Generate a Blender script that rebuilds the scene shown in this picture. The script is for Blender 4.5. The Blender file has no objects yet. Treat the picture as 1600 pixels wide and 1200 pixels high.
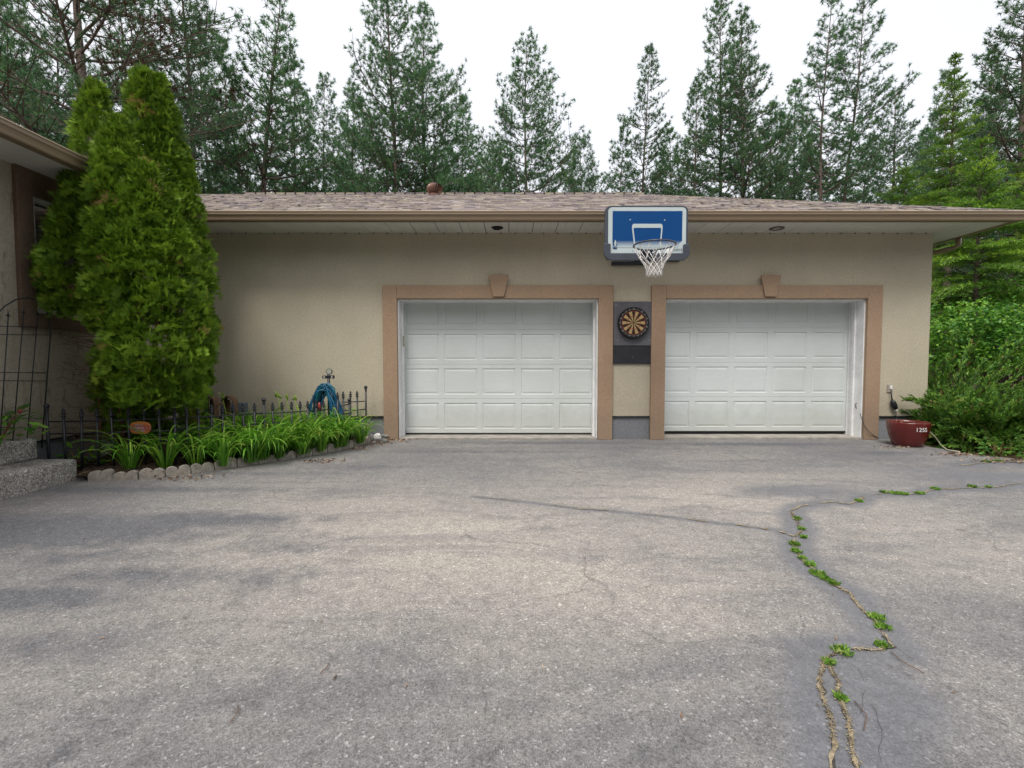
import bpy, math, random
import numpy as np
from mathutils import Vector, Matrix, noise as mnoise

# ------------------------------------------------------------------ camera, world, sun, exposure
C = bpy.context.scene.collection
SC = bpy.context.scene
R = math.radians
CAMZ, FPX, PITCH = 1.155, 740.0, math.atan(32 / 740.0)
cam_d = bpy.data.cameras.new('camera'); cam = bpy.data.objects.new('camera', cam_d); C.objects.link(cam)
cam.location = (0, 0, CAMZ); cam.rotation_euler = (math.pi / 2 - PITCH, 0, 0)
cam_d.sensor_width = 36; cam_d.lens = 36 * FPX / 1600; cam_d.clip_end = 2000; cam_d.clip_start = 0.05
SC.camera = cam

SUN_EL, SUN_AZ = R(59), R(200)          # soft overcast sun, behind the camera, to its left
world = bpy.data.worlds.new("World"); SC.world = world; world.use_nodes = True
wt = world.node_tree; wt.nodes.clear()
sky = wt.nodes.new('ShaderNodeTexSky'); sky.sky_type = 'NISHITA'; sky.sun_disc = False
sky.sun_elevation = SUN_EL; sky.sun_rotation = SUN_AZ; sky.air_density = 1.0; sky.dust_density = 5.0
sb = wt.nodes.new('ShaderNodeBackground'); sb.inputs[1].default_value = 0.05
cb_ = wt.nodes.new('ShaderNodeBackground'); cb_.inputs[1].default_value = 0.64
tc = wt.nodes.new('ShaderNodeTexCoord'); nz = wt.nodes.new('ShaderNodeTexNoise'); nz.inputs['Scale'].default_value = 2.2; nz.inputs['Detail'].default_value = 5
cr = wt.nodes.new('ShaderNodeValToRGB')
cr.color_ramp.elements[0].position = .3; cr.color_ramp.elements[0].color = (.90, .885, .88, 1)
cr.color_ramp.elements[1].position = .72; cr.color_ramp.elements[1].color = (1.0, .985, .975, 1)
wt.links.new(tc.outputs['Generated'], nz.inputs['Vector']); wt.links.new(nz.outputs['Fac'], cr.inputs[0])
wt.links.new(cr.outputs[0], cb_.inputs[0]); wt.links.new(sky.outputs[0], sb.inputs[0])
ad = wt.nodes.new('ShaderNodeAddShader'); wo = wt.nodes.new('ShaderNodeOutputWorld')
wt.links.new(sb.outputs[0], ad.inputs[0]); wt.links.new(cb_.outputs[0], ad.inputs[1]); wt.links.new(ad.outputs[0], wo.inputs[0])

sun_d = bpy.data.lights.new('sun', 'SUN'); sun = bpy.data.objects.new('sun', sun_d); C.objects.link(sun)
sun_d.energy = 1.5; sun_d.angle = R(22); sun_d.color = (1.0, .96, .9)
sd = Vector((-math.sin(R(20)) * math.cos(SUN_EL), -math.cos(R(20)) * math.cos(SUN_EL), math.sin(SUN_EL)))
sun.rotation_euler = sd.to_track_quat('Z', 'Y').to_euler(); sun.location = (0, -5, 20)
SC.view_settings.view_transform = 'Standard'; SC.view_settings.look = 'None'
SC.view_settings.gamma = 1; SC.view_settings.exposure = 0.62

# ------------------------------------------------------------------ helpers
def ray(u, v):
    a, b = (u - 800) / FPX, (600 - v) / FPX
    return Vector((a, math.cos(PITCH) + b * math.sin(PITCH), -math.sin(PITCH) + b * math.cos(PITCH)))
def P(u, v, Y):
    r = ray(u, v); k = Y / r.y
    return Vector((r.x * k, Y, CAMZ + r.z * k))
def G(u, v, z=0.0):
    r = ray(u, v); k = (z - CAMZ) / r.z
    return Vector((r.x * k, r.y * k, z))
def XW(u, Y=7.184): return P(u, 568, Y).x
def ZW(v, Y=7.184): return P(800, v, Y).z

def tag(o, label=None, cat=None, group=None, kind=None):
    if label: o['label'] = label
    if cat: o['category'] = cat
    if group: o['group'] = group
    if kind: o['kind'] = kind
    return o
def empty(name, loc, label=None, cat=None, group=None):
    o = bpy.data.objects.new(name, None); C.objects.link(o); o.location = loc; o.empty_display_size = .1
    return tag(o, label, cat, group)
def base_of(p):
    v = Vector((0, 0, 0))
    while p is not None: v = v + p.location; p = p.parent
    return v
def copy_tree(o, parent=None):
    c = o.copy(); C.objects.link(c); c.parent = parent
    for ch in list(o.children): copy_tree(ch, c)
    return c

def mesh_np(name, V, F, mat, parent=None, loc=(0, 0, 0), tint=None, smooth=False, attrs=None):
    """V world coords (n,3); F (m,k); origin at loc (top level) or at parent's base"""
    V = np.asarray(V, dtype=np.float32); F = np.asarray(F, dtype=np.int32)
    b = base_of(parent) if parent is not None else Vector(loc)
    V = V - np.array(b, dtype=np.float32)
    me = bpy.data.meshes.new(name); m, k = F.shape
    me.vertices.add(len(V)); me.vertices.foreach_set('co', V.ravel())
    me.loops.add(m * k); me.loops.foreach_set('vertex_index', F.ravel())
    me.polygons.add(m); me.polygons.foreach_set('loop_start', np.arange(0, m * k, k, dtype=np.int32))
    try: me.polygons.foreach_set('loop_total', np.full(m, k, dtype=np.int32))
    except Exception: pass
    if tint is not None:
        a = me.attributes.new('tint', 'FLOAT', 'POINT'); a.data.foreach_set('value', np.asarray(tint, dtype=np.float32))
    for kk, vv in (attrs or {}).items():
        a = me.attributes.new(kk, 'FLOAT', 'POINT'); a.data.foreach_set('value', np.asarray(vv, dtype=np.float32))
    me.update(calc_edges=True); me.validate()
    if smooth: me.polygons.foreach_set('use_smooth', np.ones(len(me.polygons), dtype=bool))
    me.materials.append(mat)
    o = bpy.data.objects.new(name, me); C.objects.link(o)
    if parent is not None: o.parent = parent
    else: o.location = loc
    return o

class MB:
    def __init__(s): s.v = []; s.f = []; s.t = []; s.tint = 0.5; s.sm = []
    def add(s, vs, fs, sm=False):
        b = len(s.v); s.v += [tuple(x) for x in vs]; s.t += [s.tint] * len(vs)
        s.f += [tuple(b + i for i in f) for f in fs]; s.sm += [sm] * len(fs); return s
    def box(s, x0, x1, y0, y1, z0, z1):
        return s.add([(x0, y0, z0), (x1, y0, z0), (x1, y1, z0), (x0, y1, z0), (x0, y0, z1), (x1, y0, z1), (x1, y1, z1), (x0, y1, z1)],
                     [(0, 3, 2, 1), (4, 5, 6, 7), (0, 1, 5, 4), (1, 2, 6, 5), (2, 3, 7, 6), (3, 0, 4, 7)])
    def quad(s, *p): return s.add(p, [tuple(range(len(p)))])
    def tube(s, pts, r, n=8, cap=True, closed=False):
        pts = [Vector(p) for p in pts]; m = len(pts); rr = r if hasattr(r, '__len__') else [r] * m
        vs = []; prev = None
        for i, p in enumerate(pts):
            if closed: d = pts[(i + 1) % m] - pts[i - 1]
            else: d = pts[min(i + 1, m - 1)] - pts[max(i - 1, 0)]
            if d.length < 1e-9: d = Vector((0, 0, 1))
            d.normalize()
            if prev is None:
                a = Vector((0, 0, 1)) if abs(d.z) < .9 else Vector((1, 0, 0)); a = (a - d * a.dot(d)).normalized()
            else:
                a = prev - d * prev.dot(d); a = a.normalized() if a.length > 1e-6 else d.orthogonal().normalized()
            prev = a; b = d.cross(a)
            vs += [p + (a * math.cos(2 * math.pi * k / n) + b * math.sin(2 * math.pi * k / n)) * rr[i] for k in range(n)]
        fs = []
        for i in range(m if closed else m - 1):
            j = (i + 1) % m
            fs += [(i * n + k, i * n + (k + 1) % n, j * n + (k + 1) % n, j * n + k) for k in range(n)]
        s.add(vs, fs, True)
        if cap and not closed:
            b0 = len(s.v) - len(vs)
            s.f += [tuple(b0 + k for k in reversed(range(n))), tuple(b0 + (m - 1) * n + k for k in range(n))]; s.sm += [False, False]
        return s
    def lathe(s, prof, c=(0, 0, 0), n=24, axis='z', sm=True):
        vs = []
        for (r, h) in prof:
            for k in range(n):
                a = 2 * math.pi * k / n; x, y = r * math.cos(a), r * math.sin(a)
                vs.append((c[0] + x, c[1] + y, c[2] + h) if axis == 'z' else (c[0] + x, c[1] - h, c[2] + y))
        fs = []
        for i in range(len(prof) - 1):
            for k in range(n):
                q = (i * n + k, i * n + (k + 1) % n, (i + 1) * n + (k + 1) % n, (i + 1) * n + k)
                fs.append(q)
        return s.add(vs, fs, sm)
    def prism(s, poly, y0, y1):            # polygon in xz extruded along y
        n = len(poly); vs = [(x, y0, z) for x, z in poly] + [(x, y1, z) for x, z in poly]
        return s.add(vs, [tuple(range(n)), tuple(reversed(range(n, 2 * n)))] + [(i, i + n, (i + 1) % n + n, (i + 1) % n) for i in range(n)])
    def build(s, name, mat, parent=None, loc=(0, 0, 0), bevel=0, fix=True, tint=False):
        b = base_of(parent) if parent is not None else Vector(loc)
        me = bpy.data.meshes.new(name)
        me.from_pydata([(x - b.x, y - b.y, z - b.z) for x, y, z in s.v], [], s.f)
        if tint:
            a = me.attributes.new('tint', 'FLOAT', 'POINT'); a.data.foreach_set('value', s.t)
        me.update()
        me.polygons.foreach_set('use_smooth', s.sm)
        if fix:
            import bmesh
            bm = bmesh.new(); bm.from_mesh(me); bmesh.ops.recalc_face_normals(bm, faces=bm.faces); bm.to_mesh(me); bm.free()
        me.materials.append(mat)
        o = bpy.data.objects.new(name, me); C.objects.link(o)
        if parent is not None: o.parent = parent
        else: o.location = loc
        if bevel:
            md = o.modifiers.new('bevel', 'BEVEL'); md.width = bevel; md.segments = 2; md.limit_method = 'ANGLE'; md.angle_limit = R(40)
        return o

# ------------------------------------------------------------------ materials
def newmat(name):
    m = bpy.data.materials.new(name); m.use_nodes = True
    return m, m.node_tree, m.node_tree.nodes['Principled BSDF']
def nd(t, typ, **kw):
    n = t.nodes.new('ShaderNode' + typ)
    for k, v in kw.items():
        if k in n.inputs: n.inputs[k].default_value = v
        else: setattr(n, k, v)
    return n
def mixc(t, fac, a, b, mode='MIX'):
    n = t.nodes.new('ShaderNodeMix'); n.data_type = 'RGBA'; n.blend_type = mode
    for i, x in ((0, fac), (6, a), (7, b)):
        if hasattr(x, 'is_linked') or hasattr(x, 'links'): t.links.new(x, n.inputs[i])
        else: n.inputs[i].default_value = x if i == 0 else (*x[:3], 1)
    return n.outputs[2]
def ramp(t, src, stops):
    n = t.nodes.new('ShaderNodeValToRGB'); e = n.color_ramp.elements
    while len(e) < len(stops): e.new(.5)
    for i, (p, c) in enumerate(stops):
        e[i].position = p; e[i].color = (*c, 1) if hasattr(c, '__len__') else (c, c, c, 1)
    t.links.new(src, n.inputs[0]); return n.outputs[0]
def bump(t, b, src, strength, dist=.01):
    n = t.nodes.new('ShaderNodeBump'); n.inputs['Strength'].default_value = strength; n.inputs['Distance'].default_value = dist
    t.links.new(src, n.inputs['Height']); t.links.new(n.outputs[0], b.inputs['Normal']); return n
def M(name, col, rough=.7, var=.12, vs=2.5, bs=0, bstr=.3, bd=.004, spec=.35, metal=0, fine=.0, fs=60):
    m, t, b = newmat(name); co = nd(t, 'TexCoord').outputs['Object']
    n1 = nd(t, 'TexNoise', Scale=vs, Detail=6.0); t.links.new(co, n1.inputs['Vector'])
    c = mixc(t, ramp(t, n1.outputs['Fac'], [(.3, 0.0), (.7, 1.0)]), [x * (1 - var) for x in col], [min(1, x * (1 + var)) for x in col])
    if fine:
        n2 = nd(t, 'TexNoise', Scale=fs, Detail=3.0); t.links.new(co, n2.inputs['Vector'])
        c = mixc(t, 1.0, c, ramp(t, n2.outputs['Fac'], [(.3, 1 - fine), (.7, 1 + fine)]), 'MULTIPLY')
    t.links.new(c, b.inputs['Base Color'])
    b.inputs['Roughness'].default_value = rough; b.inputs['Specular IOR Level'].default_value = spec; b.inputs['Metallic'].default_value = metal
    if bs:
        n3 = nd(t, 'TexNoise', Scale=bs, Detail=3.0); t.links.new(co, n3.inputs['Vector']); bump(t, b, n3.outputs['Fac'], bstr, bd)
    return m
def leafmat(name, stops, trans=.25, rough=.55, spec=.25):
    m, t, b = newmat(name); at = nd(t, 'Attribute', attribute_name='tint')
    oi = nd(t, 'ObjectInfo'); c = ramp(t, at.outputs['Fac'], stops)
    hs = nd(t, 'HueSaturation'); mm = nd(t, 'MapRange'); mm.inputs['To Min'].default_value = .85; mm.inputs['To Max'].default_value = 1.15
    t.links.new(oi.outputs['Random'], mm.inputs['Value']); t.links.new(mm.outputs[0], hs.inputs['Value']); t.links.new(c, hs.inputs['Color'])
    t.links.new(hs.outputs[0], b.inputs['Base Color']); b.inputs['Roughness'].default_value = rough; b.inputs['Specular IOR Level'].default_value = spec
    tr = nd(t, 'BsdfTranslucent'); t.links.new(hs.outputs[0], tr.inputs['Color'])
    mx = nd(t, 'MixShader'); mx.inputs[0].default_value = trans
    t.links.new(b.outputs[0], mx.inputs[1]); t.links.new(tr.outputs[0], mx.inputs[2])
    t.links.new(mx.outputs[0], t.nodes['Material Output'].inputs['Surface']); return m

def stucco(name, col, streak=.0, splash=0, sk=-1.0):
    m, t, b = newmat(name); co = nd(t, 'TexCoord').outputs['Object']
    n1 = nd(t, 'TexNoise', Scale=.9, Detail=7.0, Roughness=.6); t.links.new(co, n1.inputs['Vector'])
    n2 = nd(t, 'TexNoise', Scale=45.0, Detail=4.0); t.links.new(co, n2.inputs['Vector'])
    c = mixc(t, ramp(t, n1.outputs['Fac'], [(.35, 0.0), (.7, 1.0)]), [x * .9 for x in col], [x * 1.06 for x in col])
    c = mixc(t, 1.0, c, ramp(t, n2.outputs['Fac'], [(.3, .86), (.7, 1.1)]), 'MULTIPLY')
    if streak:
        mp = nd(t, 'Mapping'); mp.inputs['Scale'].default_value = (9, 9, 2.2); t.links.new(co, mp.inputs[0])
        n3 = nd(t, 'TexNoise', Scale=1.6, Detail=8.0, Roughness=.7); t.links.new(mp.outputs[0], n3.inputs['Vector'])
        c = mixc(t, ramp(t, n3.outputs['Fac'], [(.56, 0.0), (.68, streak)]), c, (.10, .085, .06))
    if splash:      # splashed dirt along the foot: a stain with its own ragged edge
        s3 = nd(t, 'SeparateXYZ'); t.links.new(co, s3.inputs[0]); sn = nd(t, 'TexNoise', Scale=7.0, Detail=8.0, Roughness=.7); t.links.new(co, sn.inputs['Vector'])
        ma = nd(t, 'Math', operation='MULTIPLY_ADD'); t.links.new(sn.outputs['Fac'], ma.inputs[0]); ma.inputs[1].default_value = sk; t.links.new(s3.outputs['Z'], ma.inputs[2])
        c = mixc(t, ramp(t, ma.outputs[0], [(-.0, splash), (.28, 0.0)]), c, (.20, .165, .12))
    t.links.new(c, b.inputs['Base Color']); b.inputs['Roughness'].default_value = .92; b.inputs['Specular IOR Level'].default_value = .15
    v = nd(t, 'TexVoronoi', Scale=110.0); t.links.new(co, v.inputs['Vector'])
    n4 = nd(t, 'TexNoise', Scale=70.0, Detail=5.0); t.links.new(co, n4.inputs['Vector'])
    bump(t, b, n4.outputs['Fac'], .6, .006); return m

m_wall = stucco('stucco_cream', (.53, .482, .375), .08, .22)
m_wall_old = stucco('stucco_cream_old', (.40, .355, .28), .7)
m_trim = stucco('stucco_tan', (.375, .265, .185), 0, .35, -.6)
m_keystone = stucco('stucco_tan_keystone', (.37, .26, .18))
m_found = M('foundation_paint', (.20, .21, .23), .85, .15, 1.5, 40, .5, .006, fine=.15, fs=35)
m_gutter = M('gutter_paint', (.24, .18, .12), .38, .06, 1.2, spec=.5)
m_gutter_lip = M('gutter_lip', (.55, .44, .32), .35, .05, 1.2, spec=.5)
m_soffit = M('soffit_vinyl', (.66, .66, .62), .6, .06, 2)
m_dark = M('dark_void', (.015, .015, .016), .9)
m_white = M('white_paint', (.74, .76, .74), .5, .06, 3, fine=.04, fs=20)
m_jamb = M('jamb_paint', (.78, .79, .80), .55, .1, 5, fine=.06, fs=30)
m_black = M('black_iron', (.018, .021, .028), .42, .2, 8, 90, .2, .001, spec=.5)
m_black2 = M('black_paint_board', (.028, .03, .036), .7, .25, 9, 60, .3, .002)
m_greyboard = M('grey_board', (.11, .11, .125), .75, .18, 6, 60, .3, .002, fine=.1)
m_bark = M('bark', (.15, .118, .10), .95, .45, 9, 25, .9, .03, spec=.1)
m_bark_red = M('bark_red', (.16, .085, .05), .95, .4, 9, 25, .9, .01, spec=.1)
m_deadtwig = M('dead_twig', (.17, .11, .075), .95, .3, 9)

def door_mat(splash=.22, sk=-.55):
    m, t, b = newmat('garage_door_paint'); co = nd(t, 'TexCoord').outputs['Object']
    n1 = nd(t, 'TexNoise', Scale=1.3, Detail=6.0); t.links.new(co, n1.inputs['Vector'])
    c = mixc(t, ramp(t, n1.outputs['Fac'], [(.35, 0.0), (.7, 1.0)]), (.62, .675, .66), (.69, .735, .74))
    mp = nd(t, 'Mapping'); mp.inputs['Scale'].default_value = (2, 2, 28); t.links.new(co, mp.inputs[0])
    n2 = nd(t, 'TexNoise', Scale=4.0, Detail=5.0); t.links.new(mp.outputs[0], n2.inputs['Vector'])
    c = mixc(t, 1.0, c, ramp(t, n2.outputs['Fac'], [(.3, .96), (.7, 1.03)]), 'MULTIPLY')
    if splash:      # splashed dirt along the foot: a stain with its own ragged edge
        s3 = nd(t, 'SeparateXYZ'); t.links.new(co, s3.inputs[0]); sn = nd(t, 'TexNoise', Scale=7.0, Detail=8.0, Roughness=.7); t.links.new(co, sn.inputs['Vector'])
        ma = nd(t, 'Math', operation='MULTIPLY_ADD'); t.links.new(sn.outputs['Fac'], ma.inputs[0]); ma.inputs[1].default_value = sk; t.links.new(s3.outputs['Z'], ma.inputs[2])
        c = mixc(t, ramp(t, ma.outputs[0], [(-.0, splash), (.28, 0.0)]), c, (.20, .165, .12))
    t.links.new(c, b.inputs['Base Color']); b.inputs['Roughness'].default_value = .5; b.inputs['Specular IOR Level'].default_value = .3
    bump(t, b, n2.outputs['Fac'], .12, .002); return m
m_door = door_mat()

def asphalt_mat():
    m, t, b = newmat('asphalt_old'); co = nd(t, 'TexCoord').outputs['Object']
    A = lambda n: nd(t, 'Attribute', attribute_name=n).outputs['Fac']
    seal, dark, tan = A('seal'), A('dark'), A('tan')
    big = nd(t, 'TexNoise', Scale=.55, Detail=8.0, Roughness=.62); t.links.new(co, big.inputs['Vector'])
    med = nd(t, 'TexNoise', Scale=5.0, Detail=8.0, Roughness=.7); t.links.new(co, med.inputs['Vector'])
    c = mixc(t, ramp(t, big.outputs['Fac'], [(.36, 0.0), (.62, 1.0)]), (.160, .163, .170), (.248, .240, .232))
    c = mixc(t, ramp(t, med.outputs['Fac'], [(.4, 0.0), (.75, .5)]), c, (.335, .308, .278))
    # worn tan areas and dark sealed / oily areas, plus painted wall shadow
    c = mixc(t, tan, c, (.42, .388, .345))
    def thr(src, add):
        n = nd(t, 'Math', operation='ADD'); t.links.new(src, n.inputs[0])
        k = nd(t, 'Math', operation='MULTIPLY_ADD'); t.links.new(med.outputs['Fac'], k.inputs[0]); k.inputs[1].default_value = add; k.inputs[2].default_value = -add / 2
        t.links.new(k.outputs[0], n.inputs[1]); return n.outputs[0]
    d = ramp(t, thr(dark, 1.5), [(.15, 0.0), (.62, .9)])
    c = mixc(t, d, c, (.120, .124, .138))
    s = ramp(t, thr(seal, .8), [(.22, 0.0), (.8, .82)])
    c = mixc(t, s, c, (.145, .150, .165))
    # irregular grime: stretched blotches and fine map cracking
    mp = nd(t, 'Mapping'); mp.inputs['Scale'].default_value = (.55, 1.5, 1); mp.inputs['Rotation'].default_value = (0, 0, .35); t.links.new(co, mp.inputs[0])
    gn = nd(t, 'TexNoise', Scale=1.5, Detail=10.0, Roughness=.72, Distortion=.6); t.links.new(mp.outputs[0], gn.inputs['Vector'])
    c = mixc(t, ramp(t, gn.outputs['Fac'], [(.48, 0.0), (.62, .48)]), c, (.140, .142, .153))
    gn2 = nd(t, 'TexNoise', Scale=13.0, Detail=8.0, Roughness=.75); t.links.new(co, gn2.inputs['Vector'])
    c = mixc(t, 1.0, c, ramp(t, gn2.outputs['Fac'], [(.3, .80), (.5, 1.0), (.7, 1.18)]), 'MULTIPLY')
    dn = nd(t, 'TexNoise', Scale=2.0, Detail=6.0); t.links.new(co, dn.inputs['Vector'])
    dv = mixc(t, .35, co, dn.outputs['Color'], 'ADD')
    ve = nd(t, 'TexVoronoi', Scale=1.3, feature='DISTANCE_TO_EDGE'); t.links.new(dv, ve.inputs['Vector'])
    lm = mixc(t, 1.0, ramp(t, ve.outputs['Distance'], [(.0, .55), (.010, 0.0)]), ramp(t, big.outputs['Fac'], [(.45, 0.0), (.58, 1.0)]), 'MULTIPLY')
    c = mixc(t, lm, c, (.10, .10, .105))
    # aggregate
    v1 = nd(t, 'TexVoronoi', Scale=125.0); t.links.new(co, v1.inputs['Vector'])
    v2 = nd(t, 'TexVoronoi', Scale=300.0); t.links.new(co, v2.inputs['Vector'])
    sp1 = nd(t, 'SeparateColor'); t.links.new(v1.outputs['Color'], sp1.inputs[0])
    sp2 = nd(t, 'SeparateColor'); t.links.new(v2.outputs['Color'], sp2.inputs[0])
    agg = mixc(t, 1.0, ramp(t, sp1.outputs[0], [(0, .68), (.25, .88), (.7, 1.04), (.95, 1.1), (.98, 1.5), (1, 1.8)]),
               ramp(t, sp2.outputs[1], [(0, .62), (.3, .9), (.75, 1.08), (1, 1.35)]), 'MULTIPLY')
    inv = nd(t, 'Math', operation='MULTIPLY_ADD'); t.links.new(s, inv.inputs[0]); inv.inputs[1].default_value = -.5; inv.inputs[2].default_value = 1.0
    c = mixc(t, inv.outputs[0], c, mixc(t, 1.0, c, agg, 'MULTIPLY'))
    t.links.new(c, b.inputs['Base Color']); b.inputs['Specular IOR Level'].default_value = .3
    t.links.new(ramp(t, s, [(0, .9), (1, .62)]), b.inputs['Roughness'])
    hm = nd(t, 'Math', operation='ADD'); t.links.new(v1.outputs['Distance'], hm.inputs[0])
    n5 = nd(t, 'TexNoise', Scale=180.0, Detail=4.0); t.links.new(co, n5.inputs['Vector']); t.links.new(n5.outputs['Fac'], hm.inputs[1])
    bp = bump(t, b, hm.outputs[0], .55, .006); t.links.new(ramp(t, s, [(0, .6), (1, .2)]), bp.inputs['Strength'])
    return m
m_asphalt = asphalt_mat()

def ground_mat(name, c1, c2, c3, sc=3.0):
    m, t, b = newmat(name); co = nd(t, 'TexCoord').outputs['Object']
    n1 = nd(t, 'TexNoise', Scale=sc, Detail=9.0, Roughness=.7); t.links.new(co, n1.inputs['Vector'])
    n2 = nd(t, 'TexVoronoi', Scale=38.0); t.links.new(co, n2.inputs['Vector'])
    c = ramp(t, n1.outputs['Fac'], [(.3, c1), (.5, c2), (.68, c3)])
    sp = nd(t, 'SeparateColor'); t.links.new(n2.outputs['Color'], sp.inputs[0])
    c = mixc(t, 1.0, c, ramp(t, sp.outputs[0], [(0, .5), (1, 1.5)]), 'MULTIPLY')
    t.links.new(c, b.inputs['Base Color']); b.inputs['Roughness'].default_value = .97; b.inputs['Specular IOR Level'].default_value = .1
    bump(t, b, n2.outputs['Distance'], .8, .02); return m
m_forest = ground_mat('forest_floor', (.045, .035, .022), (.09, .065, .04), (.06, .075, .03), .8)
m_soil = ground_mat('bed_soil', (.03, .022, .016), (.06, .043, .03), (.11, .08, .055), 6)

def aggregate_mat():
    m, t, b = newmat('exposed_aggregate'); co = nd(t, 'TexCoord').outputs['Object']
    v = nd(t, 'TexVoronoi', Scale=100.0); t.links.new(co, v.inputs['Vector']); sp = nd(t, 'SeparateColor'); t.links.new(v.outputs['Color'], sp.inputs[0])
    c = ramp(t, sp.outputs[0], [(0, (.12, .11, .10)), (.3, (.26, .25, .23)), (.7, (.42, .39, .35)), (.93, (.58, .55, .5)), (1, (.75, .72, .68))])
    n1 = nd(t, 'TexNoise', Scale=4.0, Detail=6.0); t.links.new(co, n1.inputs['Vector'])
    c = mixc(t, 1.0, c, ramp(t, n1.outputs['Fac'], [(.3, .75), (.7, 1.2)]), 'MULTIPLY')
    t.links.new(c, b.inputs['Base Color']); b.inputs['Roughness'].default_value = .9
    bump(t, b, v.outputs['Distance'], .9, .008); return m
m_agg = aggregate_mat()
m_edging = M('edging_concrete', (.34, .31, .27), .95, .35, 12, 60, .6, .006, fine=.2, fs=80)

def shingle_mat():
    m, t, b = newmat('shingles'); at = nd(t, 'Attribute', attribute_name='tint'); co = nd(t, 'TexCoord').outputs['Object']
    c = ramp(t, at.outputs['Fac'], [(0, (.13, .115, .125)), (.2, (.195, .168, .17)), (.45, (.25, .212, .20)), (.7, (.285, .248, .218)), (.9, (.325, .295, .22)), (1, (.22, .205, .22))])
    n2 = nd(t, 'TexNoise', Scale=60.0, Detail=4.0); t.links.new(co, n2.inputs['Vector'])
    c = mixc(t, 1.0, c, ramp(t, n2.outputs['Fac'], [(.3, .7), (.7, 1.3)]), 'MULTIPLY')
    t.links.new(c, b.inputs['Base Color']); b.inputs['Roughness'].default_value = .95; b.inputs['Specular IOR Level'].default_value = .1
    bump(t, b, n2.outputs['Fac'], .5, .004); return m
m_shingle = shingle_mat()
m_glass = M('window_glass', (.012, .014, .016), .06, .1, spec=.8)

L_PINE = leafmat('pine_needles', [(0, (.040, .100, .050)), (.5, (.085, .190, .082)), (1, (.16, .29, .10))], .38)
L_PINE_BROWN = leafmat('dead_needles', [(0, (.10, .06, .035)), (1, (.2, .12, .07))], .2)
L_FIR = leafmat('fir_needles', [(0, (.05, .115, .03)), (.6, (.15, .29, .04)), (1, (.38, .54, .05))], .35)
L_THUJA = leafmat('cedar_sprays', [(0, (.05, .10, .012)), (.45, (.16, .295, .022)), (.92, (.37, .54, .05)), (1, (.45, .30, .12))], .22)
L_JUN = leafmat('juniper_sprays', [(0, (.035, .10, .03)), (.5, (.12, .265, .045)), (.95, (.28, .47, .06)), (1, (.35, .2, .09))], .2)
L_LILY = leafmat('daylily_leaf', [(0, (.05, .155, .014)), (.55, (.125, .34, .025)), (.93, (.28, .52, .06)), (1, (.36, .52, .09))], .38, .4, .4)
L_BROAD = leafmat('broad_leaf', [(0, (.035, .12, .02)), (.5, (.09, .25, .03)), (1, (.25, .45, .05))], .35, .45, .4)
L_WEED = leafmat('weed_leaf', [(0, (.06, .17, .02)), (.8, (.22, .42, .05)), (1, (.4, .4, .15))], .3)

rng = np.random.default_rng(7)
def unit(a): return a / np.maximum(np.linalg.norm(a, axis=-1, keepdims=True), 1e-9)
def rvec(n, g=rng): return unit(g.normal(size=(n, 3)))
def kites(Pb, D, L, W, tint, g=rng, N=None, belly=.45):
    """narrow kite leaves: base, belly left, tip, belly right"""
    n = len(Pb); D = unit(D); S = np.cross(D, N if N is not None else rvec(n, g)); S = unit(S)
    L = np.broadcast_to(L, (n,))[:, None]; W = np.broadcast_to(W, (n,))[:, None]
    V = np.stack([Pb, Pb + D * L * belly + S * W * .5, Pb + D * L, Pb + D * L * belly - S * W * .5], 1).reshape(-1, 3)
    return V, np.arange(4 * n).reshape(n, 4), np.repeat(tint, 4)

# ------------------------------------------------------------------ ground, driveway, bed
gm = MB(); gm.quad((-150, -60, -.03), (150, -60, -.03), (150, 220, -.03), (-150, 220, -.03))
tag(gm.build('ground', m_forest), kind='structure')

EDGE = [(-4, 13), (4.9, 13), (5.15, 8.6), (5.4, 7.0), (5.62, 6.12), (6.1, 5.80), (6.5, 5.78), (7.25, 5.9)]
def edge_x(Y):
    ys = [e[0] for e in EDGE]; xs = [e[1] for e in EDGE]
    return np.interp(Y, ys, xs)
Z7 = lambda x, y: (1160 + .35 * x, 720 + .35 * y)
CR_MAIN = [Z7(*p) for p in [(215, 225), (240, 265), (265, 310), (235, 340), (235, 390), (260, 435), (320, 490), (400, 550), (480, 595), (530, 665), (600, 720), (640, 790), (680, 835)]]
CR_BR = [Z7(*p) for p in [(680, 835), (600, 845), (480, 845), (440, 850), (385, 880)]]
CR_A = [Z7(*p) for p in [(372, 880), (360, 900), (345, 1000), (365, 1080), (400, 1170), (410, 1290), (400, 1400)]]
CR_B = [Z7(*p) for p in [(385, 880), (390, 930), (430, 990), (430, 1060), (465, 1130), (475, 1175), (490, 1290), (520, 1400)]]
CR_TOP = [Z7(*p) for p in [(215, 225), (260, 205), (330, 190), (400, 185), (480, 195), (520, 180), (550, 155), (620, 150), (720, 150), (790, 150), (860, 128), (1030, 122), (1110, 122), (1250, 100)]]
CR_LEFT = [(1242, 839), (1212, 829), (1160, 822), (1100, 815), (1030, 806), (960, 799), (905, 795), (850, 788), (790, 781), (740, 776)]
CR_RT = [(1500, 728), (1540, 723), (1580, 722), (1640, 730)]
def W2(pl): return np.array([tuple(G(*p))[:2] for p in pl])
def seg_dist(X, Y, pl):
    d = np.full(X.shape, 1e9)
    for (ax, ay), (bx, by) in zip(pl[:-1], pl[1:]):
        vx, vy = bx - ax, by - ay; t = np.clip(((X - ax) * vx + (Y - ay) * vy) / (vx * vx + vy * vy + 1e-12), 0, 1)
        d = np.minimum(d, np.hypot(X - ax - t * vx, Y - ay - t * vy))
    return d
ny, nx = 300, 420
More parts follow.
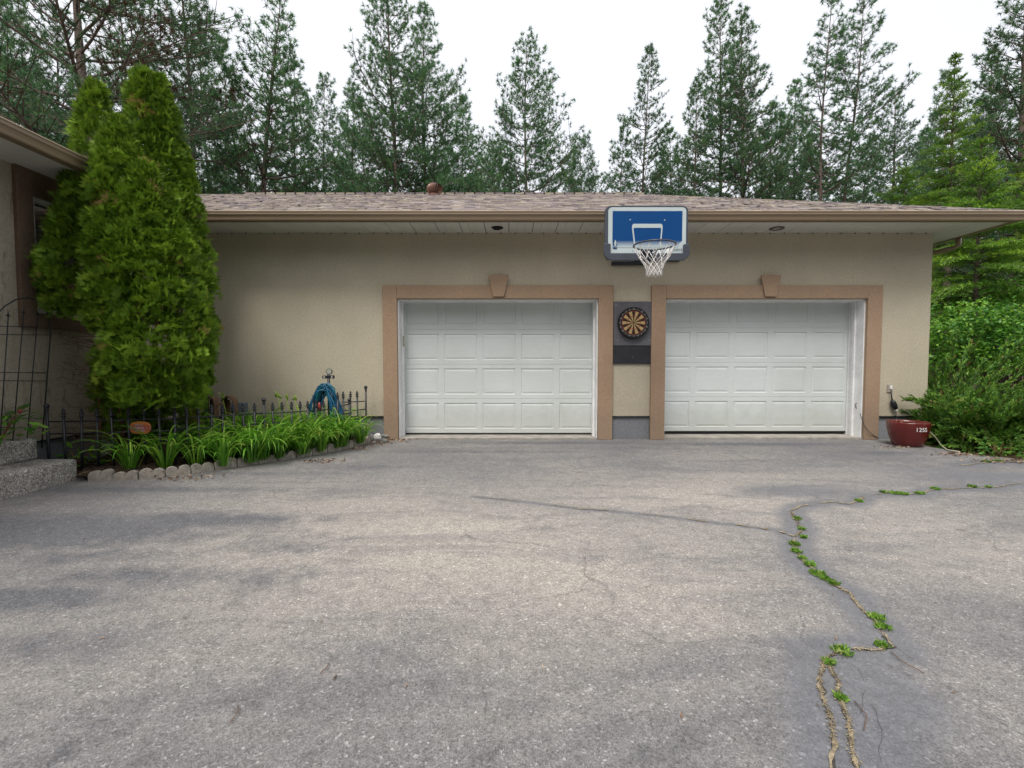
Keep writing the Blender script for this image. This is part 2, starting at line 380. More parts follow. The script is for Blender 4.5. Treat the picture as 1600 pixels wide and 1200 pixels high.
ys = np.linspace(-4, 7.3, ny); tt = np.linspace(0, 1, nx)
ex = edge_x(ys) + np.array([.03 * math.sin(y * 9) + .02 * math.sin(y * 23) for y in ys]) * (ys > 5)
X = -11 + (ex[:, None] + 11) * tt[None, :]; Y = np.repeat(ys[:, None], nx, 1)
seal = np.zeros_like(X)
for pl, w in ((CR_MAIN, .11), (CR_BR, .13), (CR_A, .12), (CR_B, .15), (CR_TOP, .10), (CR_LEFT, .04), (CR_RT, .16)):
    seal = np.maximum(seal, np.clip(1.25 - seg_dist(X, Y, W2(pl)) / w * .75, 0, 1))
for (u, v, rx, ry, k) in ((1370, 1075, .20, .25, 1.0), (1335, 1130, .2, .2, 1), (1255, 768, .75, .28, .75), (1560, 745, 1.0, .3, .8), (1450, 735, .8, .2, .55)):
    g = G(u, v); seal = np.maximum(seal, k * np.exp(-((X - g.x) / rx) ** 2 - ((Y - g.y) / ry) ** 2) * 1.2)
dark = np.zeros_like(X)
for (u, v, rx, ry, k) in ((60, 830, 1.2, .38, .95), (300, 812, .9, .2, .75), (430, 850, .5, .25, .4), (200, 900, .7, .14, .6), (80, 1010, .5, .14, .5), (120, 870, .8, .16, .5), (40, 935, .5, .16, .75), (150, 1000, .5, .15, .35), (420, 905, .35, .3, .35), (560, 730, 1.0, .16, .45),
                          (0, 1180, .9, .35, .35), (1000, 1180, .8, .2, .3), (300, 1100, .6, .18, .3), (1550, 950, .6, .2, .3), (760, 706, 1.6, .1, .5), (860, 692, 1.4, .14, .7), (1180, 694, 1.5, .16, .8), (1180, 720, 1.2, .15, .35), (1380, 708, .7, .2, .6), (520, 705, .8, .2, .45), (1000, 700, 1.6, .22, .4),  # bands at the wall foot hold stain and painted wall shadow
                          (230, 765, 1.6, .12, .6), (420, 740, 1.0, .12, .45), (700, 1080, .5, .12, .25), (480, 1010, .4, .1, .25), (1330, 1160, .5, .4, .4), (1250, 1010, .25, .3, .3), (870, 760, .8, .08, .25)):
    g = G(u, v); dark = np.maximum(dark, k * np.exp(-((X - g.x) / rx) ** 2 - ((Y - g.y) / ry) ** 2))
tan = np.zeros_like(X)
for (u, v, rx, ry, k) in ((700, 850, 1.9, 1.0, .85), (600, 790, 1.4, .6, .6), (950, 900, 1.1, .6, .75), (1100, 780, 1.8, .8, .7), (1450, 850, 1.3, .8, .55), (450, 800, 1, .3, .3), (1180, 745, 1.3, .22, .4), (820, 1000, .5, .2, .2)):
    g = G(u, v); tan = np.maximum(tan, k * np.exp(-((X - g.x) / rx) ** 2 - ((Y - g.y) / ry) ** 2))
idx = np.arange(ny * nx).reshape(ny, nx)
F = np.stack([idx[:-1, :-1], idx[:-1, 1:], idx[1:, 1:], idx[1:, :-1]], -1).reshape(-1, 4)
Zd = np.zeros_like(X)
dr = mesh_np('driveway', np.stack([X, Y, Zd], -1).reshape(-1, 3), F, m_asphalt, attrs={'seal': seal.ravel(), 'dark': dark.ravel(), 'tan': tan.ravel()})
tag(dr, kind='structure')

# grit that fills the cracks (uneven strips) and the weeds in them
m_grit = M('crack_grit', (.27, .225, .15), .97, .5, 18, 120, .8, .004, fine=.3, fs=120)
m_crackdark = M('crack_dark', (.06, .055, .05), .97, .3, 30)
random.seed(3)
def strip(mb, pl, w0, w1, gaps=0.0, z=.004, seedp=0):
    pts = []
    for (a, b) in zip(pl[:-1], pl[1:]):
        L = math.hypot(*(b - a)); n = max(2, int(L / .014))
        for i in range(n): pts.append(a + (b - a) * i / n)
    pts.append(pl[-1]); pts = [Vector((p[0], p[1], z)) for p in pts]
    prev = None
    for i, p in enumerate(pts):
        d = pts[min(i + 1, len(pts) - 1)] - pts[max(i - 1, 0)]; d.normalize(); n = Vector((-d.y, d.x, 0))
        k = mnoise.noise(Vector((p.x * 26, p.y * 26, seedp))) ; off = n * (.012 * mnoise.noise(Vector((p.x * 14, p.y * 14, 5 + seedp))))
        w = max(0.001, (w0 + (w1 - w0) * (i / len(pts))) * (.6 + 1.2 * k + random.uniform(-.35, .35)))
        cur = (p + off + n * w * random.uniform(.35, .65), p + off - n * w * random.uniform(.35, .65))
        if prev and not (gaps and mnoise.noise(Vector((p.x * 5, p.y * 5, 9))) > gaps): mb.quad(prev[0], prev[1], cur[1], cur[0])
        prev = cur
dk = MB(); gr = MB()
for pl, a, b in ((CR_MAIN, .022, .03), (CR_A, .022, .026), (CR_B, .022, .024), (CR_BR, .014, .014)): strip(dk, W2(pl), a * .55, b * .55, 0, .003, 1)
for pl, a, b in ((CR_MAIN, .010, .013), (CR_A, .009, .012), (CR_B, .009, .011)): strip(gr, W2(pl), a, b, .22, .0055)
strip(gr, W2(CR_BR), .009, .009, .3, .006); strip(gr, W2(CR_TOP), .02, .018, .25, .006); strip(gr, W2(CR_LEFT), .026, .008, .1, .006); strip(gr, W2(CR_RT), .03, .03, .2, .006)
tag(dk.build('crack_shadow_line', m_crackdark, fix=False), kind='structure').name = 'driveway_crack'
for pl, nn, sp in ((CR_MAIN, 1200, .009), (CR_A, 600, .0055), (CR_B, 600, .0055), (CR_BR, 260, .008), (CR_TOP, 700, .018), (CR_LEFT, 350, .01)):
    wp = W2(pl); Ls = [math.hypot(*(b - a)) for a, b in zip(wp[:-1], wp[1:])]
    for _ in range(nn):
        i = random.choices(range(len(Ls)), Ls)[0]; tq = random.random(); p = wp[i] + (wp[i + 1] - wp[i]) * tq
        if mnoise.noise(Vector((p[0] * 6, p[1] * 6, 2))) > .25: continue
        x, y = p[0] + random.gauss(0, sp), p[1] + random.gauss(0, sp); q = random.uniform(.0012, .0042); a = random.uniform(0, 6.28); z = random.uniform(.003, .007)
        gr.quad(*[(x + q * random.uniform(.6, 1.3) * math.cos(a + 1.57 * k), y + q * random.uniform(.6, 1.3) * math.sin(a + 1.57 * k), z + .002 * (k % 2)) for k in range(4)])
tag(gr.build('crack_grit', m_grit, fix=False), 'tan sandy grit lying along the cracks of the driveway', 'grit', kind='stuff')
# thin unsealed hairline cracks
hl = MB()
for pl in ([(1330, 1060), (1370, 1072), (1400, 1068)], [(1345, 1045), (1352, 1080), (1340, 1120)], [(1400, 1012), (1440, 1040), (1475, 1062)], [(1420, 930), (1460, 938), (1500, 946)],
           [(1360, 1100), (1380, 1140), (1375, 1190)]):
    strip(hl, W2(pl), .0012, .001, .3, .004, 3)
tag(hl.build('hairline_crack', m_crackdark, fix=False), kind='structure').name = 'driveway_hairline_crack'

def weed_proto(n, r, seed, Lm=.06):
    g = np.random.default_rng(seed); a = g.uniform(0, 2 * np.pi, n); rad = r * np.sqrt(g.uniform(0, 1, n))
    Pb = np.stack([rad * np.cos(a), rad * np.sin(a), np.full(n, .004)], 1)
    D = rvec(n, g) * .8; D[:, 2] = np.abs(D[:, 2]) * .7 + .25
    return kites(Pb, D, g.uniform(.4, 1.2, n) * Lm, g.uniform(.2, .45, n) * Lm, g.uniform(0, 1, n), g)
WEEDS = [(Z7(245, 262), .03, 'small round weed tuft at the top of the driveway crack'), (Z7(265, 308), .025, None), (Z7(275, 345), .022, None), (Z7(232, 375), .045, 'leafy green weed patch where the thin side crack joins'),
         (Z7(242, 408), .04, None), (Z7(268, 440), .025, None), (Z7(300, 468), .04, None), (Z7(335, 508), .055, 'largest green weed patch in the middle of the sealed crack'), (Z7(370, 532), .035, None), (Z7(408, 553), .03, None),
         (Z7(598, 703), .05, 'grassy weed tuft above a second tuft in the lower crack'), (Z7(625, 746), .04, 'round bright weed tuft just below the grassy one'), (Z7(618, 828), .035, 'weed tuft at the corner where the crack turns left'),
         (Z7(445, 856), .05, 'broad weed tuft at the head of the forked crack'), (Z7(388, 908), .028, 'small weed tuft inside the left fork of the crack'), (Z7(436, 1064), .022, 'small dark weed tuft low in the right fork of the crack'),
         (Z7(632, 143), .04, None), (Z7(680, 147), .06, None), (Z7(715, 150), .06, None), (Z7(790, 148), .05, None), (Z7(862, 128), .05, None), (Z7(1026, 118), .05, None), (Z7(1098, 120), .03, None),
         (Z7(520, 182), .04, None), ((1541, 722), .06, None), ((1560, 721), .05, None)]
for i, (uv, r, lab) in enumerate(WEEDS):
    V, Fq, T = weed_proto(int(40 + r * 2400), r * .66, 100 + i, .022 if uv[1] > 960 else .026); g0 = G(*uv)
    o = mesh_np('weed_tuft', V, Fq, L_WEED, tint=T); o.location = g0; o.rotation_euler = (0, 0, i * 1.3)
    far = uv[1] < 790
    tag(o, lab or ('low weed tuft in the far thin crack at the right' if far else 'tiny green weed tuft in the sealed driveway crack'), 'weed', 'weeds in the far thin crack' if far else 'weeds in the main driveway crack')

# litter: pine needles, twigs, leaf scraps
lit = []; n = 420
Pl = np.stack([rng.uniform(-5, 6, n), 7 - 6 * rng.uniform(0, 1, n) ** 1.2, np.full(n, .006)], 1)
D = rvec(n); D[:, 2] = .02
nm = np.zeros((n, 3)); nm[:, 2] = 1
V1, F1, T1 = kites(Pl, D, rng.uniform(.01, .045, n), rng.uniform(.002, .009, n), rng.uniform(0, 1, n), N=nm)
cl = [G(560, 702), G(585, 694), G(600, 692), G(1500, 712), G(1560, 722), G(1590, 722), G(620, 688), G(1400, 700), G(500, 722), G(300, 748)]
n2 = 700; ci = rng.integers(0, len(cl), n2); Pc = np.array([tuple(cl[i]) for i in ci]) + rng.normal(size=(n2, 3)) * [.16, .06, 0]; Pc[:, 2] = .008 + rng.uniform(0, .015, n2)
D = rvec(n2); D[:, 2] *= .3; V2, F2, T2 = kites(Pc, D, rng.uniform(.02, .05, n2), rng.uniform(.008, .025, n2), rng.uniform(0, 1, n2))
m_litter = leafmat('dry_litter', [(0, (.07, .05, .035)), (.5, (.22, .13, .08)), (.85, (.36, .24, .15)), (1, (.5, .42, .3))], .1)
tag(mesh_np('leaf_litter', np.vstack([V1, V2]), np.vstack([F1, F2 + len(V1)]), m_litter, tint=np.concatenate([T1, T2])), 'scattered dry leaf scraps and pine needles on the asphalt', 'leaf litter', kind='stuff')
tw = [((955, 1040), (500, 1050), .0), ]
twl = [(360, 1128, 372, 1102, 'short curved tan pine needle on the asphalt at the lower left'), (500, 1052, 514, 1036, 'short straight tan twig right of the lower left curved one'), (1350, 1140, 1335, 1095, 'thin tan twig lying beside the crack at the bottom edge'),
       (1392, 1018, 1445, 1052, 'long thin pale twig below the weed tuft at the crack corner'), (1494, 827, 1508, 829, 'short reddish twig on the right of the driveway')]
for (u0, v0, u1, v1, lab) in twl:
    a, b = G(u0, v0, .008), G(u1, v1, .008); mid = (a + b) / 2 + Vector(((b - a).y, -(b - a).x, 0)) * .15; mid.z = .012
    tag(MB().tube([a, mid, b], .0018, 5).build('fallen_twig', m_deadtwig, loc=a), lab, 'twig')

# concrete sill before the garage doors
m_conc = M('sill_concrete', (.33, .31, .28), .95, .25, 6, 60, .4, .004, fine=.15)
# ------------------------------------------------------------------ house
WY, WX0, WX1, SOF, EAVZ = 7.184, -4.9, 6.31, 3.115, 3.215
GY, GXL, GXR = 6.5, -4.28, 6.99        # outer faces of the gutters
house = empty('house', (0, WY, 0), 'single storey cream stucco house with two white garage doors', 'house')
D1 = (XW(622), XW(934)); D2 = (XW(1038), XW(1350)); DT = ZW(467)
# garage wall (around the openings)
w = MB(); ZB = ZW(650)
segs = [(WX0, D1[0]), (D1[1], D2[0]), (D2[1], WX1)]
for a, b in segs: w.box(a, b, WY, WY + .22, ZB, SOF + .1)
for a, b in (D1, D2): w.box(a, b, WY, WY + .22, DT, SOF + .1)
w.box(WX1 - .22, WX1, WY + .22, 14.6, ZB, SOF + .1)
w.build('garage_wall', m_wall, house)
for a, b in segs:
    f = MB().box(a, b - (.025 if b > 6 else 0), WY + .028, WY + .24, -.05, ZB)
    if b > 6: f.box(WX1 - .2, WX1 - .025, WY + .24, 14.5, -.05, ZB)
    f.build('foundation', m_found, house)
    MB().box(a, b, WY - .004, WY + .03, ZB - .014, ZB - .001).build('drip_edge', m_black, house)
# left wing wall with window hole
WN = (P(57, 568, 4.88).y, 6.15); WZ = (1.67, 2.86)
w = MB()
WINY0, WINY1 = 4.88, 6.15
w.box(WX0 - .22, WX0, -4, WINY0, ZB, SOF + .1); w.box(WX0 - .22, WX0, WINY1, WY, ZB, SOF + .1)
w.box(WX0 - .22, WX0, WINY0, WINY1, ZB, WZ[0]); w.box(WX0 - .22, WX0, WINY0, WINY1, WZ[1], SOF + .1)
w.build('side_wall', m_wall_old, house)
MB().box(WX0 - .2, WX0 - .03, -4, WY, -.05, ZB - .015).build('side_foundation', m_found, house)
MB().box(WX0 - .05, WX0 + .006, -4, WY, ZB - .015, ZB - .001).build('side_drip_edge', m_black, house)
win = MB(); fx0, fx1 = WX0 - .09, WX0 + .012
for (a, b, c, d) in ((WINY0, WINY0 + .045, WZ[0], WZ[1]), (WINY1 - .045, WINY1, WZ[0], WZ[1]), (WINY0 + .045, WINY1 - .045, WZ[0], WZ[0] + .045), (WINY0 + .045, WINY1 - .045, WZ[1] - .045, WZ[1]), ((WINY0 + WINY1) / 2 - .02, (WINY0 + WINY1) / 2 + .02, WZ[0] + .045, WZ[1] - .045)):
    win.box(fx0, fx1, a, b, c, d)
wo_ = win.build('window', m_white, house, bevel=.003)
MB().box(WX0 - .07, WX0 - .06, WINY0 + .04, WINY1 - .04, WZ[0] + .04, WZ[1] - .04).build('pane', m_glass, wo_)
tr = MB(); tw_ = .16; x0, x1 = WX0 + .002, WX0 + .045
tr.box(x0, x1, WINY0 - tw_, WINY0, 1.52, SOF - .002); tr.box(x0, x1, WINY1, WINY1 + tw_, 1.52, SOF - .002)
tr.box(x0, x1, WINY0, WINY1, 1.52, WZ[0]); tr.box(x0, x1, WINY0, WINY1, WZ[1], SOF - .002)
tr.build('window_trim', stucco('stucco_brown', (.17, .12, .085), .3), house, bevel=.004)
# inner garage darkness
# door surrounds, keystones, jambs, doors
def surround(D, key_u):
    o0, o1 = D[0] - .215, D[1] + .218; zt = ZW(446.5)
    t = MB(); y0, y1 = WY - .05, WY + .001
    t.box(o0, D[0], y0, y1, .0, zt); t.box(D[1], o1, y0, y1, .0, zt); t.box(D[0], D[1], y0, y1, DT, zt)
    s = t.build('door_surround', m_trim, house, bevel=.006)
    k0, k1, k2, k3 = [XW(key_u + d, WY - .08) for d in (-16, 16, 8.5, -8.5)]
    kz0, kz1 = ZW(464.5), ZW(430, WY - .08)
    n = 6; top = [(k1 + (k0 - k1) * i / n, kz1 + .008 * (1 - (2 * i / n - 1) ** 2)) for i in range(n + 1)]
    MB().prism([(k3, kz0), (k2, kz0)] + top, WY - .085, WY - .052).build('keystone', m_keystone, s, bevel=.006)
surround(D1, 779); surround(D2, 1202)
DEPTH = .32
def jamb(D):
    j = MB(); y0, y1 = WY + .004, WY + DEPTH + .05
    j.box(D[0], D[0] + .018, y0, y1, 0, DT); j.box(D[1] - .018, D[1], y0, y1, 0, DT); j.box(D[0] + .018, D[1] - .018, y0, y1, DT - .018, DT)
    # stop mouldings
    s0 = WY + .16
    j.box(D[0] + .018, D[0] + .045, s0, s0 + .05, 0, DT - .018); j.box(D[1] - .045, D[1] - .018, s0, s0 + .05, 0, DT - .018)
    j.box(D[0] + .018, D[0] + .032, WY + DEPTH - .03, WY + DEPTH - .005, 0, DT - .018); j.box(D[1] - .032, D[1] - .018, WY + DEPTH - .03, WY + DEPTH - .005, 0, DT - .018)
    j.box(D[0] + .045, D[1] - .045, s0 + .06, s0 + .09, DT - .03, DT - .018)
    return j.build('door_frame', m_jamb, house, bevel=.003)
j1 = jamb(D1); j2 = jamb(D2)
def garage_door(x0, x1, zb, label):
    """sectional door: 4 rows of 5 embossed fields"""
    yf = WY + DEPTH; rows, cols = 4, 5; rh = .546; cw = (x1 - x0) / cols
    root = None; mbs = MB()
    def rect(xa, xb, za, zb_, y): return [(xa, y, za), (xb, y, za), (xb, y, zb_), (xa, y, zb_)]
    def ring(mb, A, B, ya, yb):
        a = rect(*A, ya); b = rect(*B, yb); mb.add(a + b, [(i, (i + 1) % 4, (i + 1) % 4 + 4, i + 4) for i in range(4)])
    for r in range(rows):
        za, zc = zb + r * rh, zb + (r + 1) * rh - .006
        # groove between sections
        mbs.add([(x0, yf + .004, za - .006), (x1, yf + .004, za - .006), (x1, yf, za), (x0, yf, za)], [(0, 1, 2, 3)])
        mbs.add([(x0, yf, zc), (x1, yf, zc), (x1, yf + .014, zc + .0005), (x0, yf + .014, zc + .0005)], [(0, 1, 2, 3)])
        mbs.add([(x0, yf + .014, zc - .02), (x1, yf + .014, zc - .02), (x1, yf + .014, zc + .03), (x0, yf + .014, zc + .03)], [(0, 1, 2, 3)])
        for c in range(cols):
            ca, cc = x0 + c * cw, x0 + (c + 1) * cw; mx = .045; ma = ((cc + ca) / 2 - .26, (cc + ca) / 2 + .26, za + .065, za + .475)
            # flat stile area (frame of 4 quads)
            o = rect(ca, cc, za, zc, yf); i_ = rect(*ma, yf); mbs.add(o + i_, [(i, (i + 1) % 4, (i + 1) % 4 + 4, i + 4) for i in range(4)])
            def ins(d): return (ma[0] + d, ma[1] - d, ma[2] + d, ma[3] - d)
            ring(mbs, ins(0), ins(.008), yf, yf + .010)
            ring(mbs, ins(.008), ins(.014), yf + .010, yf + .010)
            ring(mbs, ins(.014), ins(.042), yf + .010, yf + .003)
            mbs.add(rect(*ins(.042), yf + .003), [(0, 1, 2, 3)])
    d = mbs.build('garage_door', m_door, house, fix=False)
    if label: d['label'] = label
    MB().box(x0, x1, yf + .012, yf + .05, zb - .03, zb - .004).build('weather_strip', m_black2, d)
    MB().box(x0, x1, yf + .03, yf + .055, zb - .004, zb + 2.2).build('door_backing', m_white, d)
    return d
garage_door(XW(630, WY + DEPTH) - .005, XW(929, WY + DEPTH) + .01, .055, 'white panelled garage door left of the dartboard')
garage_door(D2[0] - .06, D2[0] - .06 + 3.07, .085, 'white panelled garage door right of the dartboard, raised slightly off its sill')
s1 = MB().box(D1[0], D1[1], WY - .02, WY + .6, -.02, .022); s1.box(D2[0], D2[1], WY - .02, WY + .6, -.02, .03)
s1.build('door_sill', m_conc, house)
MB().box(WX0 + .3, WX1 - .3, WY + .95, WY + 1.0, -.05, 3.0).build('garage_dark_sheet', m_dark, house)  # near-black sheet, the darkness inside the garage put into its colour
m_brass = M('latch_metal', (.30, .28, .17), .5, .2, 20)
MB().box(D1[0] + .046, D1[0] + .062, WY + .145, WY + .158, ZW(541), ZW(524)).build('latch', m_brass, j1)

# soffit boards
s = MB(); x = GXL + .1; k = 0
while x < GXR - .1:
    x2 = min(x + .345, GXR - .1)
    for q in range(3):
        qa = x + q * .115; qb = min(qa + .1125 if q < 2 else x2 - .009, x2 - .009)
        if qb > qa: s.box(qa, qb, GY + .11, WY - .001, SOF - .006, SOF + .004)
    x = x2
yy = WY
while yy < 14.8:
    s.box(WX1 + .002, GXR - .1, yy, yy + .34, SOF - .006, SOF + .004); yy += .346
s.build('soffit', m_soffit, house, fix=False)
MB().box(GXL + .1, GXR - .09, GY + .1, WY + .1, SOF + .006, SOF + .02).box(WX1 - .1, GXR - .09, WY + .1, 15, SOF + .006, SOF + .02).build('soffit_backing', m_dark, house)
s = MB(); yy = -4
while yy < GY + .1:
    s.box(WX0 + .001, GXL - .1, yy, yy + .30, SOF - .006, SOF + .004); yy += .305
s.box(WX0 + .001, GXL + .1, GY + .11, WY - .001, SOF - .006, SOF + .004)
s.build('side_soffit', m_soffit, house, fix=False)
MB().box(WX0 - .1, GXL - .09, -4, GY + .5, SOF + .006, SOF + .02).build('side_soffit_backing', m_dark, house)
# fascia
fa = MB(); fa.box(GXL - .02, GXR - .08, GY + .085, GY + .108, SOF - .02, EAVZ); fa.box(GXR - .105, GXR - .08, GY + .108, 15, SOF - .02, EAVZ)
fa.build('fascia', m_gutter, house)
MB().box(GXL - .11, GXL - .085, -4, GY + .085, SOF - .02, EAVZ).build('side_fascia', m_gutter, house)
# K-style gutters: profile (outward offset, z) swept around
prof = [(.0, -.015), (.055, -.015), (.062, -.004), (.066, .02), (.075, .042), (.088, .058), (.088, .088), (.094, .093), (.094, .103), (.084, .105), (.084, .09), (.078, .062)]
def sweep_gutter(path, name, mat=m_gutter):
    """path: list of (x,y,nx,ny) corner points with outward mitre vectors"""
    mb = MB(); n = len(prof); vs = []
    for (x, y, nx_, ny_) in path:
        vs += [(x + nx_ * o, y + ny_ * o, SOF + z) for o, z in prof]
    fs = []
    for i in range(len(path) - 1):
        fs += [(i * n + k, i * n + k + 1, (i + 1) * n + k + 1, (i + 1) * n + k) for k in range(n - 1)]
    mb.add(vs, fs)
    return mb.build(name, mat, house, fix=False)
g1 = sweep_gutter([(GXL + .0, GY + .085, 0, -1), (GXR - .08, GY + .085, 1, -1), (GXR - .08, 15, 1, 0)], 'gutter')
g2 = sweep_gutter([(GXL - .085, -4, 1, 0), (GXL - .085, GY, 1, 0)], 'side_gutter')
MB().box(GXL, GXR + .012, GY - .012, GY + .0, SOF + .094, SOF + .104).build('gutter_lip', m_gutter_lip, g1)
MB().box(GXL + .0, GXL + .011, -4, GY - .02, SOF + .094, SOF + .104).build('gutter_lip', m_gutter_lip, g2)
# roof: front slope of staggered laminated shingles
RY, RZ = 10.9, 4.98; EY = GY + .03; EZ = EAVZ + .012
sl = (RZ - EZ) / (RY - EY)
HX1 = 2.95; EXR = GXR + .02
def xr_at(y): return EXR + (HX1 - EXR) * (y - EY) / (RY - EY)
def xl_at(y): return GXL - (y - EY)
random.seed(11); roof_mb = MB(); nc = int((RY - EY) / .135); co_ = (RY - EY) / nc
for c in range(nc):
    ya, yb = EY + c * co_, EY + (c + 1) * co_ + .02; x = xl_at(ya); xe = xr_at(ya) - .0
    za = EZ + (ya - EY) * sl; zb_ = EZ + (yb - EY) * sl
    dx = random.uniform(0, .1)
    while x < xe:
        wd = random.choice([.07, .1, .13, .17, .22]) * random.uniform(.85, 1.15); x2 = min(x + wd, xe)
        th = random.choice([.007, .007, .014, .018]); jag = random.uniform(-.006, .006)
        roof_mb.tint = min(1, max(0, random.gauss(.5, .26)))
        roof_mb.add([(x, ya + jag, za - .004), (x2, ya + jag, za - .004), (x2, ya + jag, za + th), (x, ya + jag, za + th), (x2, yb, zb_ + .004 + th * .2), (x, yb, zb_ + .004 + th * .2)],
                    [(0, 1, 2, 3), (3, 2, 4, 5)])
        x = x2
roof = roof_mb.build('roof', m_shingle, house, fix=False, tint=True)
ro = MB(); ro.tint = .5
ro.quad((EXR, EY, EZ - .002), (EXR, 15.25, EZ - .002), (HX1, RY, RZ - .002))
ro.quad((xl_at(RY), RY, RZ - .004), (HX1, RY, RZ - .004), (EXR, 15.25, EZ), (GXL - 4.35, 15.25, EZ))
ro.quad((GXL - .02, -4, EZ), (GXL, EY, EZ), (xl_at(RY), RY, RZ), (xl_at(RY), -4, RZ))
ro.build('roof_slope', m_shingle, roof, fix=False, tint=True)
cp = MB(); random.seed(5)
n = 40
for i in range(n):
    a = i / n; x0_, x1_ = -6 + (HX1 + 6) * a, -6 + (HX1 + 6) * (a + 1.15 / n); cp.tint = random.uniform(.1, .9)
    cp.box(x0_, min(x1_, HX1), RY - .09, RY + .09, RZ - .03, RZ + .012 + .0015 * (i % 2))
for i in range(44):
    a, b = i / 44, (i + 1.1) / 44; p = Vector((EXR, EY, EZ)).lerp(Vector((HX1, RY, RZ)), a); q = Vector((EXR, EY, EZ)).lerp(Vector((HX1, RY, RZ)), min(1, b)); cp.tint = random.uniform(.05, .8)
    sx = Vector((.07, .07, -.02)); up = Vector((0, 0, .02))
    dn = Vector((0, 0, .024)); sx = Vector((.06, .06, 0)); th_ = Vector((0, 0, .012)); cp.add([p - sx - dn + th_, p + th_, p + sx - dn + th_, q - sx - dn, q, q + sx - dn, p - sx - dn * 1.4, p - th_, p + sx - dn * 1.4], [(0, 1, 4, 3), (1, 2, 5, 4), (0, 6, 7, 1), (1, 7, 8, 2)])
cp.build('ridge_cap', m_shingle, roof, fix=False, tint=True)
# turbine vent
m_cop = M('vent_brown', (.17, .085, .06), .4, .2, 8, spec=.5, metal=.2)
tv = P(679, 297, 10.55); base_z = EZ + (10.55 - EY) * sl
tb = MB(); tb.lathe([(.13, base_z - .1 - tv.z), (.13, -.10)], tv, 20); v_ = tb.build('turbine_vent', m_cop, roof)
t2 = MB(); nf = 20
for i in range(nf):
    a0 = 2 * math.pi * i / nf; pts_o, pts_i = [], []
    for kz in range(9):
        ph = -1.0 + 2.35 * kz / 8; rr = .175 * math.cos(ph) if ph < 1.2 else .175 * math.cos(1.2) * (1 - (ph - 1.2) / .3); zz = .13 * math.sin(ph) + .02
        a = a0 + .25 * kz / 8
        pts_o.append((tv.x + rr * math.cos(a), tv.y + rr * math.sin(a), tv.z + zz)); a += .24
        pts_i.append((tv.x + rr * .84 * math.cos(a), tv.y + rr * .84 * math.sin(a), tv.z + zz))
    t2.add(pts_o + pts_i, [(k, k + 1, k + 10, k + 9) for k in range(8)], True)
t2.build('vent_fins', m_cop, v_, fix=False)
MB().lathe([(.07, -.1), (.07, .1)], tv, 12).lathe([(.0, .165), (.06, .16), (.075, .14)], tv, 16).build('vent_core', m_dark, v_)
# downspout
ds = MB(); pth = [Vector((6.94, 7.45, 3.12)), Vector((6.94, 7.45, 3.0)), Vector((6.90, 7.48, 2.955)), Vector((6.45, 7.95, 2.86)), Vector((6.38, 8.02, 2.80)), Vector((6.38, 8.02, .1))]
ds.tube(pth, .036, 8); ds.build('downspout', m_gutter, house)
# soffit lights
m_rim = M('downlight_trim', (.13, .12, .10), .4); m_bulb = M('downlight_lens', (.5, .48, .42), .3)
def slight(u, v, broken):
    g0 = P(u, v, 6.9); k = (SOF - .007 - CAMZ) / ray(u, v).z; r_ = ray(u, v) * k; c = (r_.x, r_.y, SOF - .007)
    if broken:
        o = MB().lathe([(.085, 0), (.085, -.004), (.0, -.004)], c, 20).build('soffit_light', m_dark, house); o['label'] = 'dark empty recessed soffit light above the left garage door'
        MB().tube([(c[0] - .04, c[1], c[2] - .004), (c[0] - .05, c[1] - .01, c[2] - .03), (c[0] + .02, c[1], c[2] - .035), (c[0] + .08, c[1], c[2] - .01)], .006, 6).build('bracket', m_dark, o)
    else:
        o = MB().lathe([(.06, -.002), (.06, -.012), (.10, -.012), (.10, 0)], c, 24).build('soffit_light', m_rim, house); o['label'] = 'round recessed soffit light with pale ring above the right garage door'
        MB().lathe([(0, -.004), (.06, -.004)], c, 20).build('lens', m_bulb, o)
slight(777, 355.5, True); slight(1214, 356.5, False)
# nail / vent dots at the top of the wall
x = XW(345)
while x < 6.2: MB().box(x, x + .016, WY - .012, WY - .002, SOF - .02, SOF - .007).build('soffit_clip', m_dark, house); x += .212
# wall outlets
m_plate = M('outlet_plate', (.33, .30, .25), .4); m_plug = M('plug_white', (.7, .7, .68), .4)
op = MB().box(XW(1387), XW(1395.5), WY - .014, WY - .001, ZW(613), ZW(600.5)).build('outlet_plate', m_plate, house, bevel=.003)
MB().box(XW(1390), XW(1394), WY - .026, WY - .0145, ZW(608), ZW(602)).build('socket', m_plug, op, bevel=.002)
m_box = M('grey_blue_box', (.17, .20, .235), .5, .1, 8)
ob = MB().box(XW(364), XW(386), WY - .09, WY - .001, ZW(645), ZW(628.5)); ob.build('outlet_cover_box', m_box, house, bevel=.008)

